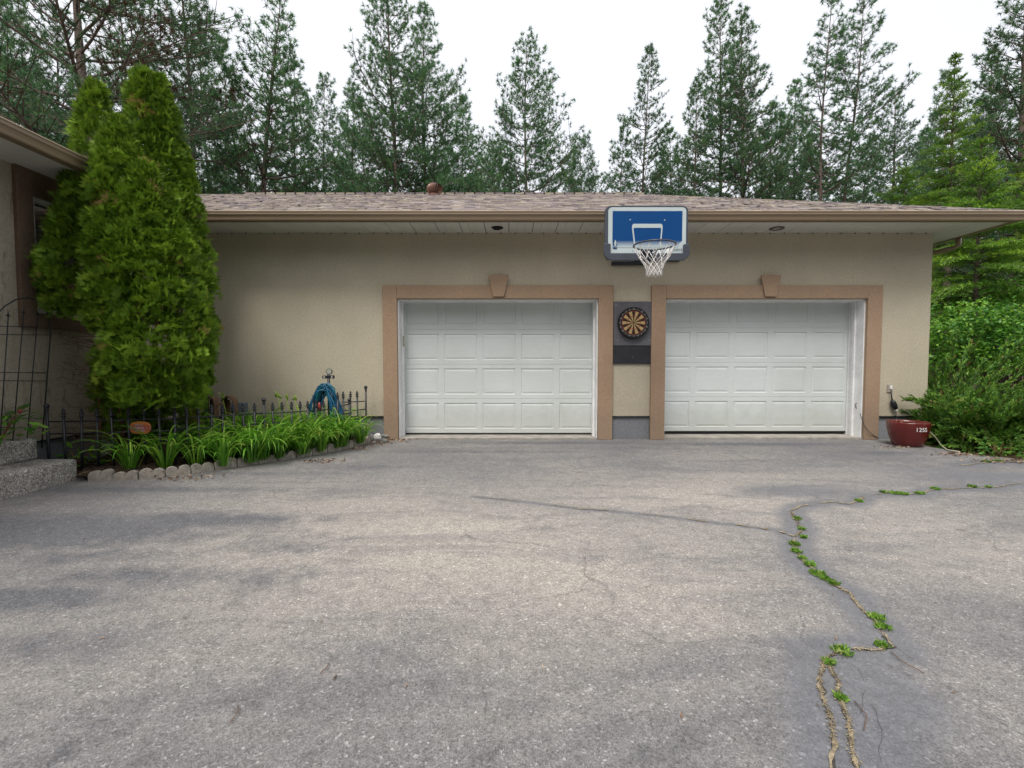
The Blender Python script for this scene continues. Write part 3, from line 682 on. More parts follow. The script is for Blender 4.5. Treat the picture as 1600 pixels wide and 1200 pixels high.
# ------------------------------------------------------------------ garden bed, edging, steps
EDG = [(112, 757), (135, 753), (190, 751), (240, 748), (290, 742), (350, 733), (410, 724), (470, 715), (530, 704), (562, 697), (582, 690)]
edg = [G(u, v) for u, v in EDG]
bed = MB(); inner = [Vector((p.x - .02, p.y + .06, .05)) for p in edg]
poly = inner + [Vector((XW(590), WY + .02, .05)), Vector((WX0, WY + .02, .05)), Vector((WX0, 4.69, .05)), Vector((-4.34, 4.69, .05))]
bs = MB(); random.seed(2)
for i in range(len(inner) - 1):                      # fan strips back to the walls, uneven
    a, b = inner[i], inner[i + 1]
    n = 14
    def back(p, t_):
        q = Vector((max(WX0 + .0, p.x - .25), WY + .02, .05)) if p.x > -4.0 else Vector((WX0, 5.2 + (p.x + 4.4) * 3, .05))
        r_ = p.lerp(q, t_); r_.z = .05 + .035 * mnoise.noise(Vector((r_.x * 4, r_.y * 4, 0))) + .03 * min(1, t_ * 6); return r_
    for k in range(n): bs.quad(back(a, k / n), back(b, k / n), back(b, (k + 1) / n), back(a, (k + 1) / n))
bs.quad((WX0, 4.7, .045), (-4.1, 4.75, .045), (-3.4, 5.1, .045), (-2.7, 6.0, .045), (-2.25, 7.1, .045), (WX0, 7.2, .045))
tag(bs.build('garden_bed', m_soil, fix=False), kind='structure')
# scalloped edging blocks, three scallops each
cum = [0]
for a, b in zip(edg[:-1], edg[1:]): cum.append(cum[-1] + (b - a).length)
def along(s_):
    s_ = min(max(s_, 0), cum[-1] - 1e-4)
    for i in range(len(cum) - 1):
        if s_ <= cum[i + 1]:
            t_ = (s_ - cum[i]) / (cum[i + 1] - cum[i]); p = edg[i].lerp(edg[i + 1], t_); d = (edg[i + 1] - edg[i]).normalized(); return p, d
BL = .215; s_ = .12; bi = 0
while s_ + BL < cum[-1]:
    p, d = along(s_ + BL / 2); nrm = Vector((-d.y, d.x, 0)); hgt = random.uniform(.085, .11); tl = random.uniform(-.12, .12)
    prof2 = [(-BL / 2 + .002, -.03)]
    for q in range(2):
        for k in range(0, 7):
            a = math.pi * (1 - k / 6); prof2.append((-BL / 4 + q * BL / 2 + math.cos(a) * (BL / 4 - .003), hgt - .042 + math.sin(a) * .042))
    prof2.append((BL / 2 - .002, -.03))
    vs = []; th = .055
    for side in (0, 1):
        for (x, z) in prof2:
            c = p + d * x + nrm * (side * th) + Vector((0, 0, z + x * tl)); vs.append(c)
    n = len(prof2); mb = MB().add(vs, [tuple(range(n)), tuple(reversed(range(n, 2 * n)))] + [(i, i + n, (i + 1) % n + n, (i + 1) % n) for i in range(n)])
    tag(mb.build('edging_block', m_edging, loc=p, bevel=.006), 'scalloped grey concrete edging block along the daylily bed', 'edging block', 'scalloped edging blocks round the daylily bed')
    s_ += BL + random.uniform(.002, .01); bi += 1
# stones at the right end
def stone(c, r, mat, lab, sq=(1, .8, .6), seed=0):
    random.seed(seed); mb = MB(); n, m_ = 10, 7; vs = []
    for i in range(m_):
        ph = -math.pi / 2 + math.pi * i / (m_ - 1)
        for k in range(n):
            a = 2 * math.pi * k / n; d = Vector((math.cos(ph) * math.cos(a), math.cos(ph) * math.sin(a), math.sin(ph)))
            q = 1 + .28 * mnoise.noise(d * 1.7 + Vector((seed, 0, 0))); vs.append((c.x + d.x * r * sq[0] * q, c.y + d.y * r * sq[1] * q, c.z + d.z * r * sq[2] * q))
    mb.add(vs, [(i * n + k, i * n + (k + 1) % n, (i + 1) * n + (k + 1) % n, (i + 1) * n + k) for i in range(m_ - 1) for k in range(n)])
    return tag(mb.build('stone', mat, loc=(c.x, c.y, c.z - r * sq[2]), bevel=0), lab, 'stone')
m_quartz = M('white_quartz', (.68, .67, .66), .6, .1, 9, 30, .5, .01); m_stone = M('grey_stone', (.22, .22, .21), .9, .3, 12, 30, .6, .01)
stone(G(588, 690) + Vector((.0, .05, .07)), .062, m_quartz, 'white quartz rock beside the left garage door surround', (1.0, .7, .8), 3)
stone(G(600, 688) + Vector((0, .05, .06)), .05, m_stone, 'flat grey stone leaning behind the white quartz rock', (1.5, .5, .5), 5)
stone(G(601, 692) + Vector((0, .0, .03)), .042, m_stone, 'small round grey stone in front of the tan door surround', (1, .8, .8), 8)
stone(G(579, 690) + Vector((0, .05, .05)), .055, m_stone, 'mossy upright grey stone left of the white quartz rock', (.7, .5, 1.1), 9)
# steps
st = MB()
st.box(-7.5, -4.335, -2, 4.69, -.05, .21); o1 = None
steps = empty('entry_steps', (-5, 3, 0), 'exposed aggregate concrete entry steps at the left edge', 'steps')
MB().box(-8, -4.335, -2, 4.69, -.05, .205).build('lower_step', m_agg, steps, bevel=.02)
MB().box(-8, -4.72, -2, 4.685, .206, .418).build('upper_step', m_agg, steps, bevel=.02)

# ------------------------------------------------------------------ fence
def picket_mb(h, r=.0125):
    mb = MB(); mb.tube([(0, 0, 0), (0, 0, h - .09)], r, 8)
    mb.lathe([(r, h - .095), (r * 1.7, h - .09), (r * 1.7, h - .078), (r * 1.0, h - .072), (r * 1.2, h - .066), (r * 1.9, h - .058), (r * .9, h - .05), (r * .7, h - .045), (r * 1.25, h - .028), (r * .15, h)], (0, 0, 0), 8)
    mb.box(-.022, .022, -.005, .005, h - .056, h - .046)
    return mb
def fence_panel(a, b, n, label, za=0, zb=0, h=.70, rails=(.565, .44), ends=(True, True), hp=.74):
    """a,b: ground points; n gaps; each picket, rail and post its own part"""
    t = empty('fence_panel', (a[0], a[1], 0), label, 'fence panel', 'black iron garden fence panels')
    A = Vector((a[0], a[1], za)); B = Vector((b[0], b[1], zb))
    me = None
    for i in range(1, n):
        p = A.lerp(B, i / n)
        if me is None:
            o = picket_mb(h).build('picket', m_black, t, fix=False); o.location = (0, 0, 0); me = o; first = o
            for v in me.data.vertices: v.co += base_of(t)
            me.data.update()
        else:
            o = first.copy(); C.objects.link(o); o.parent = t
        o.location = p - t.location; o.rotation_euler = (random.uniform(-.015, .015), random.uniform(-.015, .015), math.atan2((B - A).y, (B - A).x))
    for z in rails:
        MB().tube([A + Vector((0, 0, z)), A.lerp(B, .5) + Vector((0, 0, z - .004)), B + Vector((0, 0, z))], .0075, 6).build('rail', m_black, t)
    for q, e in zip((A, B), ends):
        if e:
            mb = MB().tube([q + Vector((0, 0, -.05)), q + Vector((0, 0, hp - .06))], .014, 8)
            mb.lathe([(.014, hp - .065), (.02, hp - .06), (.02, hp - .05), (.013, hp - .045), (.016, hp - .038), (.026, hp - .02), (.026, hp - .008), (.014, hp + .006), (.001, hp + .012)], q, 12)
            mb.build('post', m_black, t, fix=False)
    return t
random.seed(9)
p0 = P(70, 568, 4.78); p1 = P(270, 568, 5.05); p2 = P(411, 568, 5.72); p3 = P(517, 568, 6.45)
fence_panel(p0, p1, 8, 'black iron fence panel in front of the cedar trunk, nearest the steps', 0, 0)
fence_panel(p1, p2, 8, 'middle black iron fence panel, right of the cedar, behind the daylilies', 0, -.01, ends=(False, True))
fence_panel(p2, p3, 8, 'black iron fence panel over the daylilies in front of the blue hose', -.015, -.035, ends=(False, False))
pa = P(518, 568, 6.45); pb = P(545, 568, 6.62)
fence_panel(pa, pb, 3, 'short black iron fence piece turning the corner beside the blue hose', .0, .02, ends=(False, True), hp=.64, h=.76)
pc = P(533, 568, 6.8); pd = P(571, 568, 6.98)
fence_panel(pc, pd, 3, 'short black iron fence piece running to the garage wall with a ball-topped post', .0, .0, ends=(False, True), hp=.82, h=.76, rails=(.60, .48, .05))

# ------------------------------------------------------------------ trellis against the side wall
tl = empty('garden_trellis', (-4.8, 4.6, 0), 'tall thin black wire trellis with arched top against the side wall', 'trellis')
tx = -4.79
def TP(u, v):      # point on plane x = tx
    r_ = ray(u, v); k = tx / r_.x; return Vector((tx, r_.y * k, CAMZ + r_.z * k))
top = [TP(u, v) for u, v in ((79, 522), (75, 492), (62, 472), (45, 465), (25, 468), (8, 478), (-8, 494), (-22, 520))]
MB().tube([TP(65, 700)] + top + [TP(-42, 700)], .006, 6).build('arch', m_black, tl)
for (ut, vt, ub, vb) in ((59, 492, 42, 690), (37, 489, 20, 690), (13, 494, 0, 690), (-6, 496, -22, 690)):
    a, b = TP(ut, vt), TP(ub, vb); mb = MB().tube([a, b], .005, 6)
    if ut in (37, 13, 59): mb.lathe([(.004, 0), (.011, .012), (.004, .03), (.001, .06)], a, 6); mb.box(a.x - .004, a.x + .004, a.y - .022, a.y + .022, a.z - .002, a.z + .006)
    mb.build('upright', m_black, tl)
for (v, ul, ur) in ((510, -28, 60), (523, -28, 80), (582, -33, 74), (595, -34, 73), (653, -38, 70), (668, -38, 68)):
    MB().tube([TP(ul, v - .5), TP(ur, v + .5)], .004, 6).build('crossbar', m_black, tl)

# ------------------------------------------------------------------ basketball hoop
BY = 6.0
hoop = empty('basketball_hoop', P(1007, 364, BY), 'blue and grey basketball backboard with rim and net fixed over the garage eave', 'basketball hoop')
m_hframe = M('hoop_frame', (.055, .064, .085), .5, .1, 5, spec=.4); m_hwhite = M('board_white', (.50, .58, .60), .3, .05, 3, spec=.5)
def board_blue():
    m, t, b = newmat('board_blue'); co = nd(t, 'TexCoord'); s3 = nd(t, 'SeparateXYZ'); t.links.new(co.outputs['Object'], s3.inputs[0])
    mr = nd(t, 'MapRange'); mr.inputs['From Min'].default_value = ZW(386, BY) - hoop.location.z; mr.inputs['From Max'].default_value = ZW(376, BY) - hoop.location.z
    t.links.new(s3.outputs['Z'], mr.inputs['Value'])
    c = mixc(t, mr.outputs[0], (.46, .55, .58), (.004, .060, .21)); t.links.new(c, b.inputs['Base Color']); b.inputs['Roughness'].default_value = .5; b.inputs['Specular IOR Level'].default_value = .15
    return m
m_blue = board_blue()
def rrect(u0, u1, v0, v1, r, Y, n=6):
    x0, x1, z0, z1 = XW(u0, Y), XW(u1, Y), ZW(v1, Y), ZW(v0, Y); r = r * Y / FPX; out = []
    for (cx, cz, a0) in ((x1 - r, z0 + r, -90), (x1 - r, z1 - r, 0), (x0 + r, z1 - r, 90), (x0 + r, z0 + r, 180)):
        for k in range(n + 1):
            a = R(a0 + 90 * k / n); out.append((cx + r * math.cos(a), cz + r * math.sin(a)))
    return out
MB().prism(rrect(943.5, 1072, 321, 405, 9, BY), BY + .002, BY + .05).build('board_frame', m_hframe, hoop, bevel=.004)
bb = MB().prism(rrect(948.5, 1068.5, 324, 397, 6, BY), BY - .004, BY + .0015).build('backboard', m_hwhite, hoop)
x0, x1, z0, z1 = XW(955, BY), XW(1062.5, BY), ZW(387, BY), ZW(330, BY)
ch = .03
MB().prism([(x0, z0), (x1 - ch * 1.8, z0), (x1 - ch * 1.3, ZW(381, BY)), (x1, ZW(376, BY)), (x1, z1), (x0, z1)], BY - .007, BY - .0045).build('blue_field', m_blue, bb)
tg = MB()
def S2(u, v): return (XW(u, BY), ZW(v, BY))
tg.prism([S2(985, 358), S2(985, 352.5), S2(987, 350), S2(1030, 350), S2(1032, 352.5), S2(1032, 358), S2(1030, 358), S2(1028.5, 356.3), S2(988.5, 356.3), S2(987.2, 358)], BY - .010, BY - .0075)
tg.prism([S2(985, 358.05), S2(987.2, 358.05), S2(991, 388), S2(988.8, 388)], BY - .010, BY - .0075); tg.prism([S2(1030, 358.05), S2(1032, 358.05), S2(1029.5, 388), S2(1027.6, 388)], BY - .010, BY - .0075)
for (u, v) in ((982, 343.5), (1035, 344)): tg.lathe([(0, .0), (.008, .0)], (XW(u, BY), BY - .009, ZW(v, BY)), 8, axis='y')
tg.build('target_lines', m_hwhite, bb)
bu = MB()      # bumper: U-shape around the bottom
bu.prism([S2(941, 381), S2(951, 381), S2(952, 383), S2(952, 396), S2(1063.5, 396), S2(1063.5, 383.5), S2(1065, 382), S2(1073.5, 382), S2(1073.8, 397), S2(1071, 403), S2(1066, 407), S2(1060, 408), S2(955, 408), S2(948, 406), S2(943, 401), S2(941, 395)], BY - .03, BY - .008)
bu.build('bumper', m_hframe, hoop, bevel=.008)
RYc, RR = 5.62, .238; rc = P(1022.5, 383, RYc); m_rimm = M('rim_steel', (.035, .04, .06), .35, .1, spec=.6)
circ = lambda r, z, n=36, ph=0: [Vector((rc.x + r * math.cos(2 * math.pi * k / n + ph), rc.y + r * math.sin(2 * math.pi * k / n + ph), rc.z + z)) for k in range(n)]
rim = MB().tube(circ(RR, 0), .010, 8, closed=True)
rim.build('rim', m_rimm, hoop)
br = MB(); bz = rc.z
br.box(rc.x - .07, rc.x + .07, BY - .045, BY - .031, bz - .13, bz + .0)
br.tube([(rc.x - .05, BY - .05, bz - .12), (rc.x - .09, rc.y + RR * .9, bz - .01)], .01, 6); br.tube([(rc.x + .05, BY - .05, bz - .12), (rc.x + .09, rc.y + RR * .9, bz - .01)], .01, 6)
br.box(rc.x - .06, rc.x + .06, rc.y + RR * .96, BY - .045, bz - .012, bz - .002)
br.build('rim_bracket', m_rimm, hoop)
net = MB(); lv = [(RR - .004, -.008, 0), (.178, -.13, .5), (.128, -.20, 0), (.105, -.245, .5), (.092, -.285, 0), (.088, -.325, .5), (.09, -.36, 0)]; NN = 12
for k in range(NN):
    for sgn in (1, -1):
        pts = []
        off = 0
        for i, (r_, z_, o_) in enumerate(lv):
            a = 2 * math.pi * (k + sgn * i * .5) / NN; pts.append(Vector((rc.x + r_ * math.cos(a), rc.y + r_ * math.sin(a), rc.z + z_)))
        net.tube(pts, .0042, 5)
net.build('net', M('net_cord', (.72, .70, .68), .85, .08, 30), hoop)
mk = MB(); wy = WY - .05
mk.box(XW(955, wy), XW(1006, wy), WY - .055, WY - .001, ZW(414, wy), ZW(408.5, wy))
for u in (965, 1045):
    x = XW(u, 6.4); mk.tube([(x, BY + .05, 2.75), (x, WY - .02, 2.72)], .018, 6); mk.tube([(x, BY + .05, 3.02), (x, WY - .02, 2.74)], .014, 6)
mk.box(XW(990, wy), XW(1060, wy), WY - .05, WY - .001, 2.68, 2.76)
mk.build('mounting_bracket', m_black, hoop)
# player badge and lettering on the board
m_badge = M('badge_blue', (.005, .05, .16), .4); 
bd = MB().prism(rrect(955.8, 962.2, 374.5, 389, 1.6, BY), BY - .0100, BY - .0075).build('logo_badge', m_badge, bb)
lg = MB()
lg.lathe([(0, 0), (.0075, 0)], (XW(959.3, BY), BY - .0115, ZW(376.3, BY)), 8, axis='y')
for poly in ([(958.3, 377.6), (960.6, 377.2), (961.2, 379), (960.2, 380.5), (959.9, 382.2), (958.0, 382.2), (957.6, 380)], [(960.2, 380), (961.9, 380.6), (961.8, 381.3), (960.0, 381)],
             [(958, 382.2), (959.9, 382.2), (961.3, 384.4), (960.7, 387.8), (959.9, 387.6), (960.1, 385), (958.6, 383.8)], [(958.0, 382), (959.0, 383.8), (958.2, 385.6), (957.0, 386.8), (956.5, 386.1), (957.4, 384.8)]):
    lg.prism([S2(*p) for p in poly], BY - .0125, BY - .0105)
lg.build('logo_figure', m_hwhite, bd)
def text_obj(s, size, loc, mat, parent, name, extr=.001, bend=None, ax=None):
    cu = bpy.data.curves.new(name, 'FONT'); cu.body = s; cu.size = size; cu.extrude = extr; cu.align_x = 'CENTER'; cu.align_y = 'CENTER'
    tmp = bpy.data.objects.new(name, cu); C.objects.link(tmp)
    dg = bpy.context.evaluated_depsgraph_get(); me = bpy.data.meshes.new_from_object(tmp.evaluated_get(dg))
    bpy.data.objects.remove(tmp); b = base_of(parent) if parent else Vector((0, 0, 0)); loc = Vector(loc)
    for v in me.vertices:
        x, z, y = v.co.x, v.co.y, -v.co.z
        if bend: bx, by, br_ = bend; a = math.atan2(loc.y - by, loc.x - bx) + x / br_; rr = br_ - y; v.co = Vector((bx + rr * math.cos(a), by + rr * math.sin(a), loc.z + z)) - b
        else: v.co = Vector((loc.x + x, loc.y + y, loc.z + z)) - b
    me.update(); me.materials.clear(); me.materials.append(mat)
    o = bpy.data.objects.new(name, me); C.objects.link(o); o.parent = parent; return o
m_greytxt = M('grey_ink', (.14, .17, .20), .5)
text_obj('SPORTS', .042, (XW(1054, BY), BY - .006, ZW(391, BY)), m_greytxt, bb, 'lettering', .0012)
MB().lathe([(0, 0), (.007, 0)], (XW(986.3, BY), BY - .006, ZW(392.2, BY)), 8, axis='y').build('bolt', m_greytxt, bb)

# ------------------------------------------------------------------ dartboard and boards
dy = WY - .03
bkb = MB().box(XW(957.5), XW(1019.3), dy, WY - .0, ZW(540), ZW(471.5))
bk = tag(bkb.build('backing_board', m_greyboard, loc=P(988, 540, dy), bevel=.003), 'square grey backing board on the wall behind the dartboard', 'wall board')
sc_ = MB()
for (u, v) in ((964, 531.5), (1013, 531), (1016, 476), (961, 477)): sc_.lathe([(0, .0), (.008, .0)], (XW(u), dy - .002, ZW(v)), 8, axis='y')
sc_.build('screws', M('screw', (.35, .35, .36), .4), bk)
lb = tag(MB().box(XW(957), XW(1018.5), WY - .022, WY - .0, ZW(568.5), ZW(541)).build('chalk_board', m_black2, loc=P(988, 568, dy), bevel=.002), 'small dark board hung directly under the grey backing board', 'wall board')
MB().lathe([(0, 0), (.006, 0)], (XW(988), WY - .024, ZW(558)), 8, axis='y').build('hook', M('hook_metal', (.4, .4, .4), .4), lb)
dbc = P(990, 504.3, dy - .04); dbr = 24.2 / 103
db = empty('dartboard', dbc, 'round black, tan and red dartboard between the garage doors', 'dartboard')
MB().lathe([(dbr, -.04), (dbr, .0), (dbr - .008, .006), (dbr - .02, .0), (0, 0)], dbc, 48, axis='y').build('board_body', M('dart_black', (.015, .013, .013), .8), db)
cr_m = M('dart_cream', (.42, .30, .14), .85, .15, 30); dk_m = M('dart_dark', (.03, .014, .01), .85); rd_m = M('dart_red', (.22, .04, .03), .8); gn_m = M('dart_green', (.05, .10, .05), .8)
def wedge(mb, r0, r1, k):
    vs = []; y = dbc.y - .002
    for i in range(5):
        a = R(90 + 9 - 18 * k - 18 * i / 4); vs += [(dbc.x + r0 * math.cos(a), y, dbc.z + r0 * math.sin(a)), (dbc.x + r1 * math.cos(a), y, dbc.z + r1 * math.sin(a))]
    mb.add(vs, [(2 * i, 2 * i + 1, 2 * i + 3, 2 * i + 2) for i in range(4)])
cm, rm, gm_, dm = MB(), MB(), MB(), MB()
ra, rb_, rcx, rd_ = .012, .095, .103, .168
for k in range(20):
    a_, b_ = (dm, rm) if k % 2 == 0 else (cm, gm_)
    wedge(a_, ra, rb_, k); wedge(a_, rcx, rd_, k); wedge(b_, rb_, rcx, k); wedge(b_, rd_, rd_ + .009, k)
cm.build('light_segments', cr_m, db, fix=False); dm.build('dark_segments', dk_m, db, fix=False); rm.build('red_ring_segments', rd_m, db, fix=False); gm_.build('ring_segments', rd_m, db, fix=False)
numb = [20, 1, 18, 4, 13, 6, 10, 15, 2, 17, 3, 19, 7, 16, 8, 11, 14, 9, 12, 5]
m_num = M('dart_numbers', (.32, .32, .33), .5)
for i, nn in enumerate(numb):
    a = R(90 - 18 * i); text_obj(str(nn), .034, (dbc.x + .203 * math.cos(a), dbc.y - .004, dbc.z + .203 * math.sin(a)), m_num, db, 'number')
MB().tube([(dbc.x + .198 * math.cos(2 * math.pi * k / 40), dbc.y - .004, dbc.z + .198 * math.sin(2 * math.pi * k / 40)) for k in range(40)], .0015, 4, closed=True).build('number_ring', m_num, db)

# ------------------------------------------------------------------ red pot
pc_ = P(1422.5, 568, 6.62); pc_.z = 0
pot = empty('plant_pot', pc_, 'glazed dark red pot with white house numbers at the garage corner', 'plant pot')
m_red = M('red_glaze', (.115, .014, .012), .22, .15, 4, 12, .15, .004, spec=.6)
rt = .246; H_ = .345
prof_p = [(.0, .0), (.155, .0), (.172, .012), (.195, .07), (.222, .16), (.240, .25), (.245, .31), (rt, H_ - .012), (rt - .006, H_), (rt - .022, H_ - .002), (rt - .03, H_ - .03), (rt - .035, H_ - .10)]
MB().lathe(prof_p, pc_, 40).build('pot_body', m_red, pot)
sl_ = MB(); vs = [(pc_.x, pc_.y, H_ - .045)] + [(pc_.x + (rt - .03) * math.cos(2 * math.pi * k / 24), pc_.y + (rt - .03) * math.sin(2 * math.pi * k / 24), H_ - .05 + .012 * math.sin(k * 2.3)) for k in range(24)]
sl_.add(vs, [(0, 1 + k, 1 + (k + 1) % 24) for k in range(24)]); sl_.build('potting_soil', m_soil, pot)
g = np.random.default_rng(4); n = 60; a = g.uniform(0, 6.28, n); rad = .22 * np.sqrt(g.uniform(0, 1, n)); Pb = np.stack([pc_.x + rad * np.cos(a), pc_.y + rad * np.sin(a), np.full(n, H_ - .04)], 1)
D = rvec(n, g); D[:, 2] = abs(D[:, 2]) * .5; V, Fq, T = kites(Pb, D, .05, .014, g.uniform(0, 1, n), g)
mesh_np('dry_stems', V, Fq, m_litter, pot, tint=T)
m_numw = M('number_white', (.75, .74, .74), .5)
ang = math.atan2(-.86, .50)
text_obj('1255', .078, (pc_.x + .244 * math.cos(R(-93)), pc_.y + .244 * math.sin(R(-93)), .252), m_numw, pot, 'house_number', .0015, bend=(pc_.x, pc_.y, .2425))

# adapter and its cord
m_cord = M('cord_black', (.012, .014, .018), .5, spec=.5)
ad_ = empty('power_adapter', P(1397, 632, WY - .05), 'black plug adapter hanging by its cord from the wall outlet', 'adapter')
MB().tube([P(1392, 611, WY - .035), P(1393, 618, WY - .05), P(1394, 626, WY - .05)], .009, 8).build('upper_cord', m_cord, ad_)
a, b = P(1394, 625, WY - .05), P(1400, 640, WY - .05)
MB().tube([a, a.lerp(b, .2), a.lerp(b, .5), a.lerp(b, .8), b], [.018, .035, .04, .034, .018], 10).build('adapter_body', m_cord, ad_)
MB().box(b.x - .014, b.x + .014, b.y - .02, b.y + .01, b.z - .016, b.z + .0).build('connector', m_plug, ad_)
MB().tube([b + Vector((0, 0, -.015)), P(1400, 648, WY - .04), P(1401, 656, WY - .05), P(1400, 664, 6.95)], .006, 8).build('lower_cord', m_cord, ad_)
# cord at the door frame
cw = [P(1341, 631, WY + .1), P(1338.5, 635, WY + .1), P(1341, 640, WY + .09), P(1343.5, 643, WY + .06), P(1345, 650, WY - .02), P(1350, 664, WY - .06), P(1358, 675, WY - .08), P(1366, 681, WY - .06), P(1373, 685, WY - .05)]
tag(MB().tube(cw, .0045, 6).build('bell_wire', m_cord, loc=cw[-1]), 'thin dark wire curving from the right door frame to the ground', 'wire')
cl_ = MB().tube([P(1339 + 3 * math.cos(k), 634 + 4 * math.sin(k), WY + .095) for k in np.linspace(0, 6.0, 12)], .005, 5)
tag(cl_.build('wire_loop', m_cord, loc=P(1339, 634, WY + .095)), 'small loop of dark wire fixed to the white right door frame', 'wire')
m_hose_y = M('pale_hose', (.38, .37, .27), .6)
tag(MB().tube([P(1451, 673, 6.5), G(1462, 684, .12), G(1471, 696, .03), G(1480, 703, .012), G(1500, 706, .012)], .009, 6).build('pale_cord', m_hose_y, loc=G(1480, 703)), 'pale thin cord running from behind the red pot under the juniper', 'cord')

# ------------------------------------------------------------------ hose stand and hose
hx = P(513, 568, 6.88); hx.z = 0
hs_ = empty('hose_stand', hx, 'black hose stand with crossbar and round dial beside the garage wall', 'hose stand')
zt_ = ZW(589, 6.88)
MB().tube([(hx.x, hx.y, -.02), (hx.x, hx.y, zt_ + .05)], .02, 8).build('post', m_black, hs_)
cbm = MB().box(hx.x - .085, hx.x + .085, hx.y - .02, hx.y + .02, zt_ - .022, zt_ + .022); cbm.build('crossbar', m_black, hs_, bevel=.004)
MB().box(hx.x - .065, hx.x - .045, hx.y - .0215, hx.y - .0203, zt_ - .008, zt_ + .008).box(hx.x + .045, hx.x + .065, hx.y - .0215, hx.y - .0203, zt_ - .008, zt_ + .008).build('bolt_plates', m_plug, hs_)
dc = P(514, 580.5, 6.87)
dl = MB().lathe([(0, 0), (.036, 0), (.042, .006), (.045, .0), (.045, -.03), (0, -.03)], dc, 24, axis='y').build('dial', M('dial_rim', (.12, .12, .11), .4, spec=.6), hs_)
MB().lathe([(0, .002), (.035, .002)], dc, 24, axis='y').build('dial_face', M('dial_face', (.42, .44, .38), .25, spec=.6), dl)
m_hose = M('hose_blue', (.012, .10, .20), .35, .35, 5, spec=.5); m_teal = M('hose_teal', (.01, .16, .19), .35, .2, 5, spec=.5)
hose = empty('garden_hose', (hx.x, hx.y - .05, 0), 'blue and teal garden hose looped in a thick coil over its stand', 'garden hose')
random.seed(21)
def loop(w, zb_, zt, dxx, ph, y, r=.0125):
    pts = []
    for k in range(26):
        a = 2 * math.pi * k / 26; s = math.sin(a); c = math.cos(a)
        ww = w * (.72 + .28 * (-c))
        pts.append((hx.x + dxx + ww * s + .01 * math.sin(3 * a + ph), y + .02 * math.sin(2 * a + ph), (zt + zb_) / 2 + (zt - zb_) / 2 * c))
    return pts
hm, ht = MB(), MB()
for i in range(15):
    mb = ht if i in (2, 6, 9) else hm
    mb.tube(loop(random.uniform(.17, .29), random.uniform(.02, .2), random.uniform(.72, .87), random.uniform(-.06, .06), i, hx.y - .03 - .018 * i * .7), .0125, 7, closed=True)
ht.tube([(hx.x - .03, hx.y - .1, .78), (hx.x + .0, hx.y - .1, .84), (hx.x + .05, hx.y - .1, .86), (hx.x + .12, hx.y - .1, .80), (hx.x + .13, hx.y - .1, .7), (hx.x + .10, hx.y - .1, .5), (hx.x + .1, hx.y - .1, .3)], .012, 7)
hm.build('blue_coil', m_hose, hose); ht.build('teal_coil', m_teal, hose)
a = P(499, 634, 6.72)
MB().tube([a + Vector((0, 0, .05)), a, a + Vector((.005, 0, -.06))], [.012, .02, .016], 8).build('nozzle', M('nozzle_red', (.45, .08, .07), .4), hose)
a = P(490, 625, 6.72)
MB().tube([a + Vector((-.01, 0, .07)), a, a + Vector((.01, 0, -.1))], [.012, .014, .012], 8).build('sprayer_handle', M('handle_brown', (.16, .08, .06), .5), hose)

# ------------------------------------------------------------------ oval sign on the fence
so = P(219.5, 668.5, 4.93); m_or = None
def sign_mat():
    m, t, b = newmat('sign_paint'); co = nd(t, 'TexCoord').outputs['Object']
    n1 = nd(t, 'TexNoise', Scale=14.0, Detail=4.0); t.links.new(co, n1.inputs['Vector'])
    s3 = nd(t, 'SeparateXYZ'); t.links.new(co, s3.inputs[0])
    mr = nd(t, 'MapRange'); mr.inputs['From Min'].default_value = -.07; mr.inputs['From Max'].default_value = .07; t.links.new(s3.outputs['Z'], mr.inputs['Value'])
    c = ramp(t, mr.outputs[0], [(.1, (.5, .2, .05)), (.35, (.42, .10, .05)), (.5, (.38, .14, .16)), (.62, (.42, .10, .05)), (.9, (.55, .22, .05))])
    c = mixc(t, ramp(t, n1.outputs['Fac'], [(.5, 0.0), (.7, .5)]), c, (.42, .11, .04)); t.links.new(c, b.inputs['Base Color']); b.inputs['Roughness'].default_value = .35; return m
sg = MB(); pts = [(so.x + .108 * math.copysign(abs(math.cos(a)) ** .75, math.cos(a)), so.z + .066 * math.copysign(abs(math.sin(a)) ** .75, math.sin(a))) for a in np.linspace(0, 2 * math.pi, 32, endpoint=False)]
sg.prism(pts, so.y - .01, so.y + .008)
sgo = tag(sg.build('oval_sign', sign_mat(), loc=so, bevel=.004), 'small glossy orange oval plaque with faded painted lettering on the fence', 'plaque')
# the faded lettering is not legible: two rows of worn brush strokes in its colours
st1 = MB(); random.seed(8)
for row, (z, x0_, x1_, h) in enumerate(((.032, -.045, .03, .02), (.0, -.085, .045, .024), (-.03, -.05, .05, .022))):
    x = x0_
    while x < x1_:
        wv = random.uniform(.004, .008); hh = h * random.uniform(.6, 1); zz = z + random.uniform(-.003, .003)
        st1.box(so.x + x, so.x + x + wv, so.y - .0125, so.y - .0101, so.z + zz - hh / 2, so.z + zz + hh / 2); x += wv + random.uniform(.003, .007)
        if random.random() < .5: st1.box(so.x + x - .006, so.x + x + .004, so.y - .0123, so.y - .0102, so.z + zz + hh * random.choice((-.4, .0, .35)), so.z + zz + hh * .1 + .004)
st1.build('worn_lettering', M('sign_letters', (.42, .33, .40), .5, .3, 20), sgo)

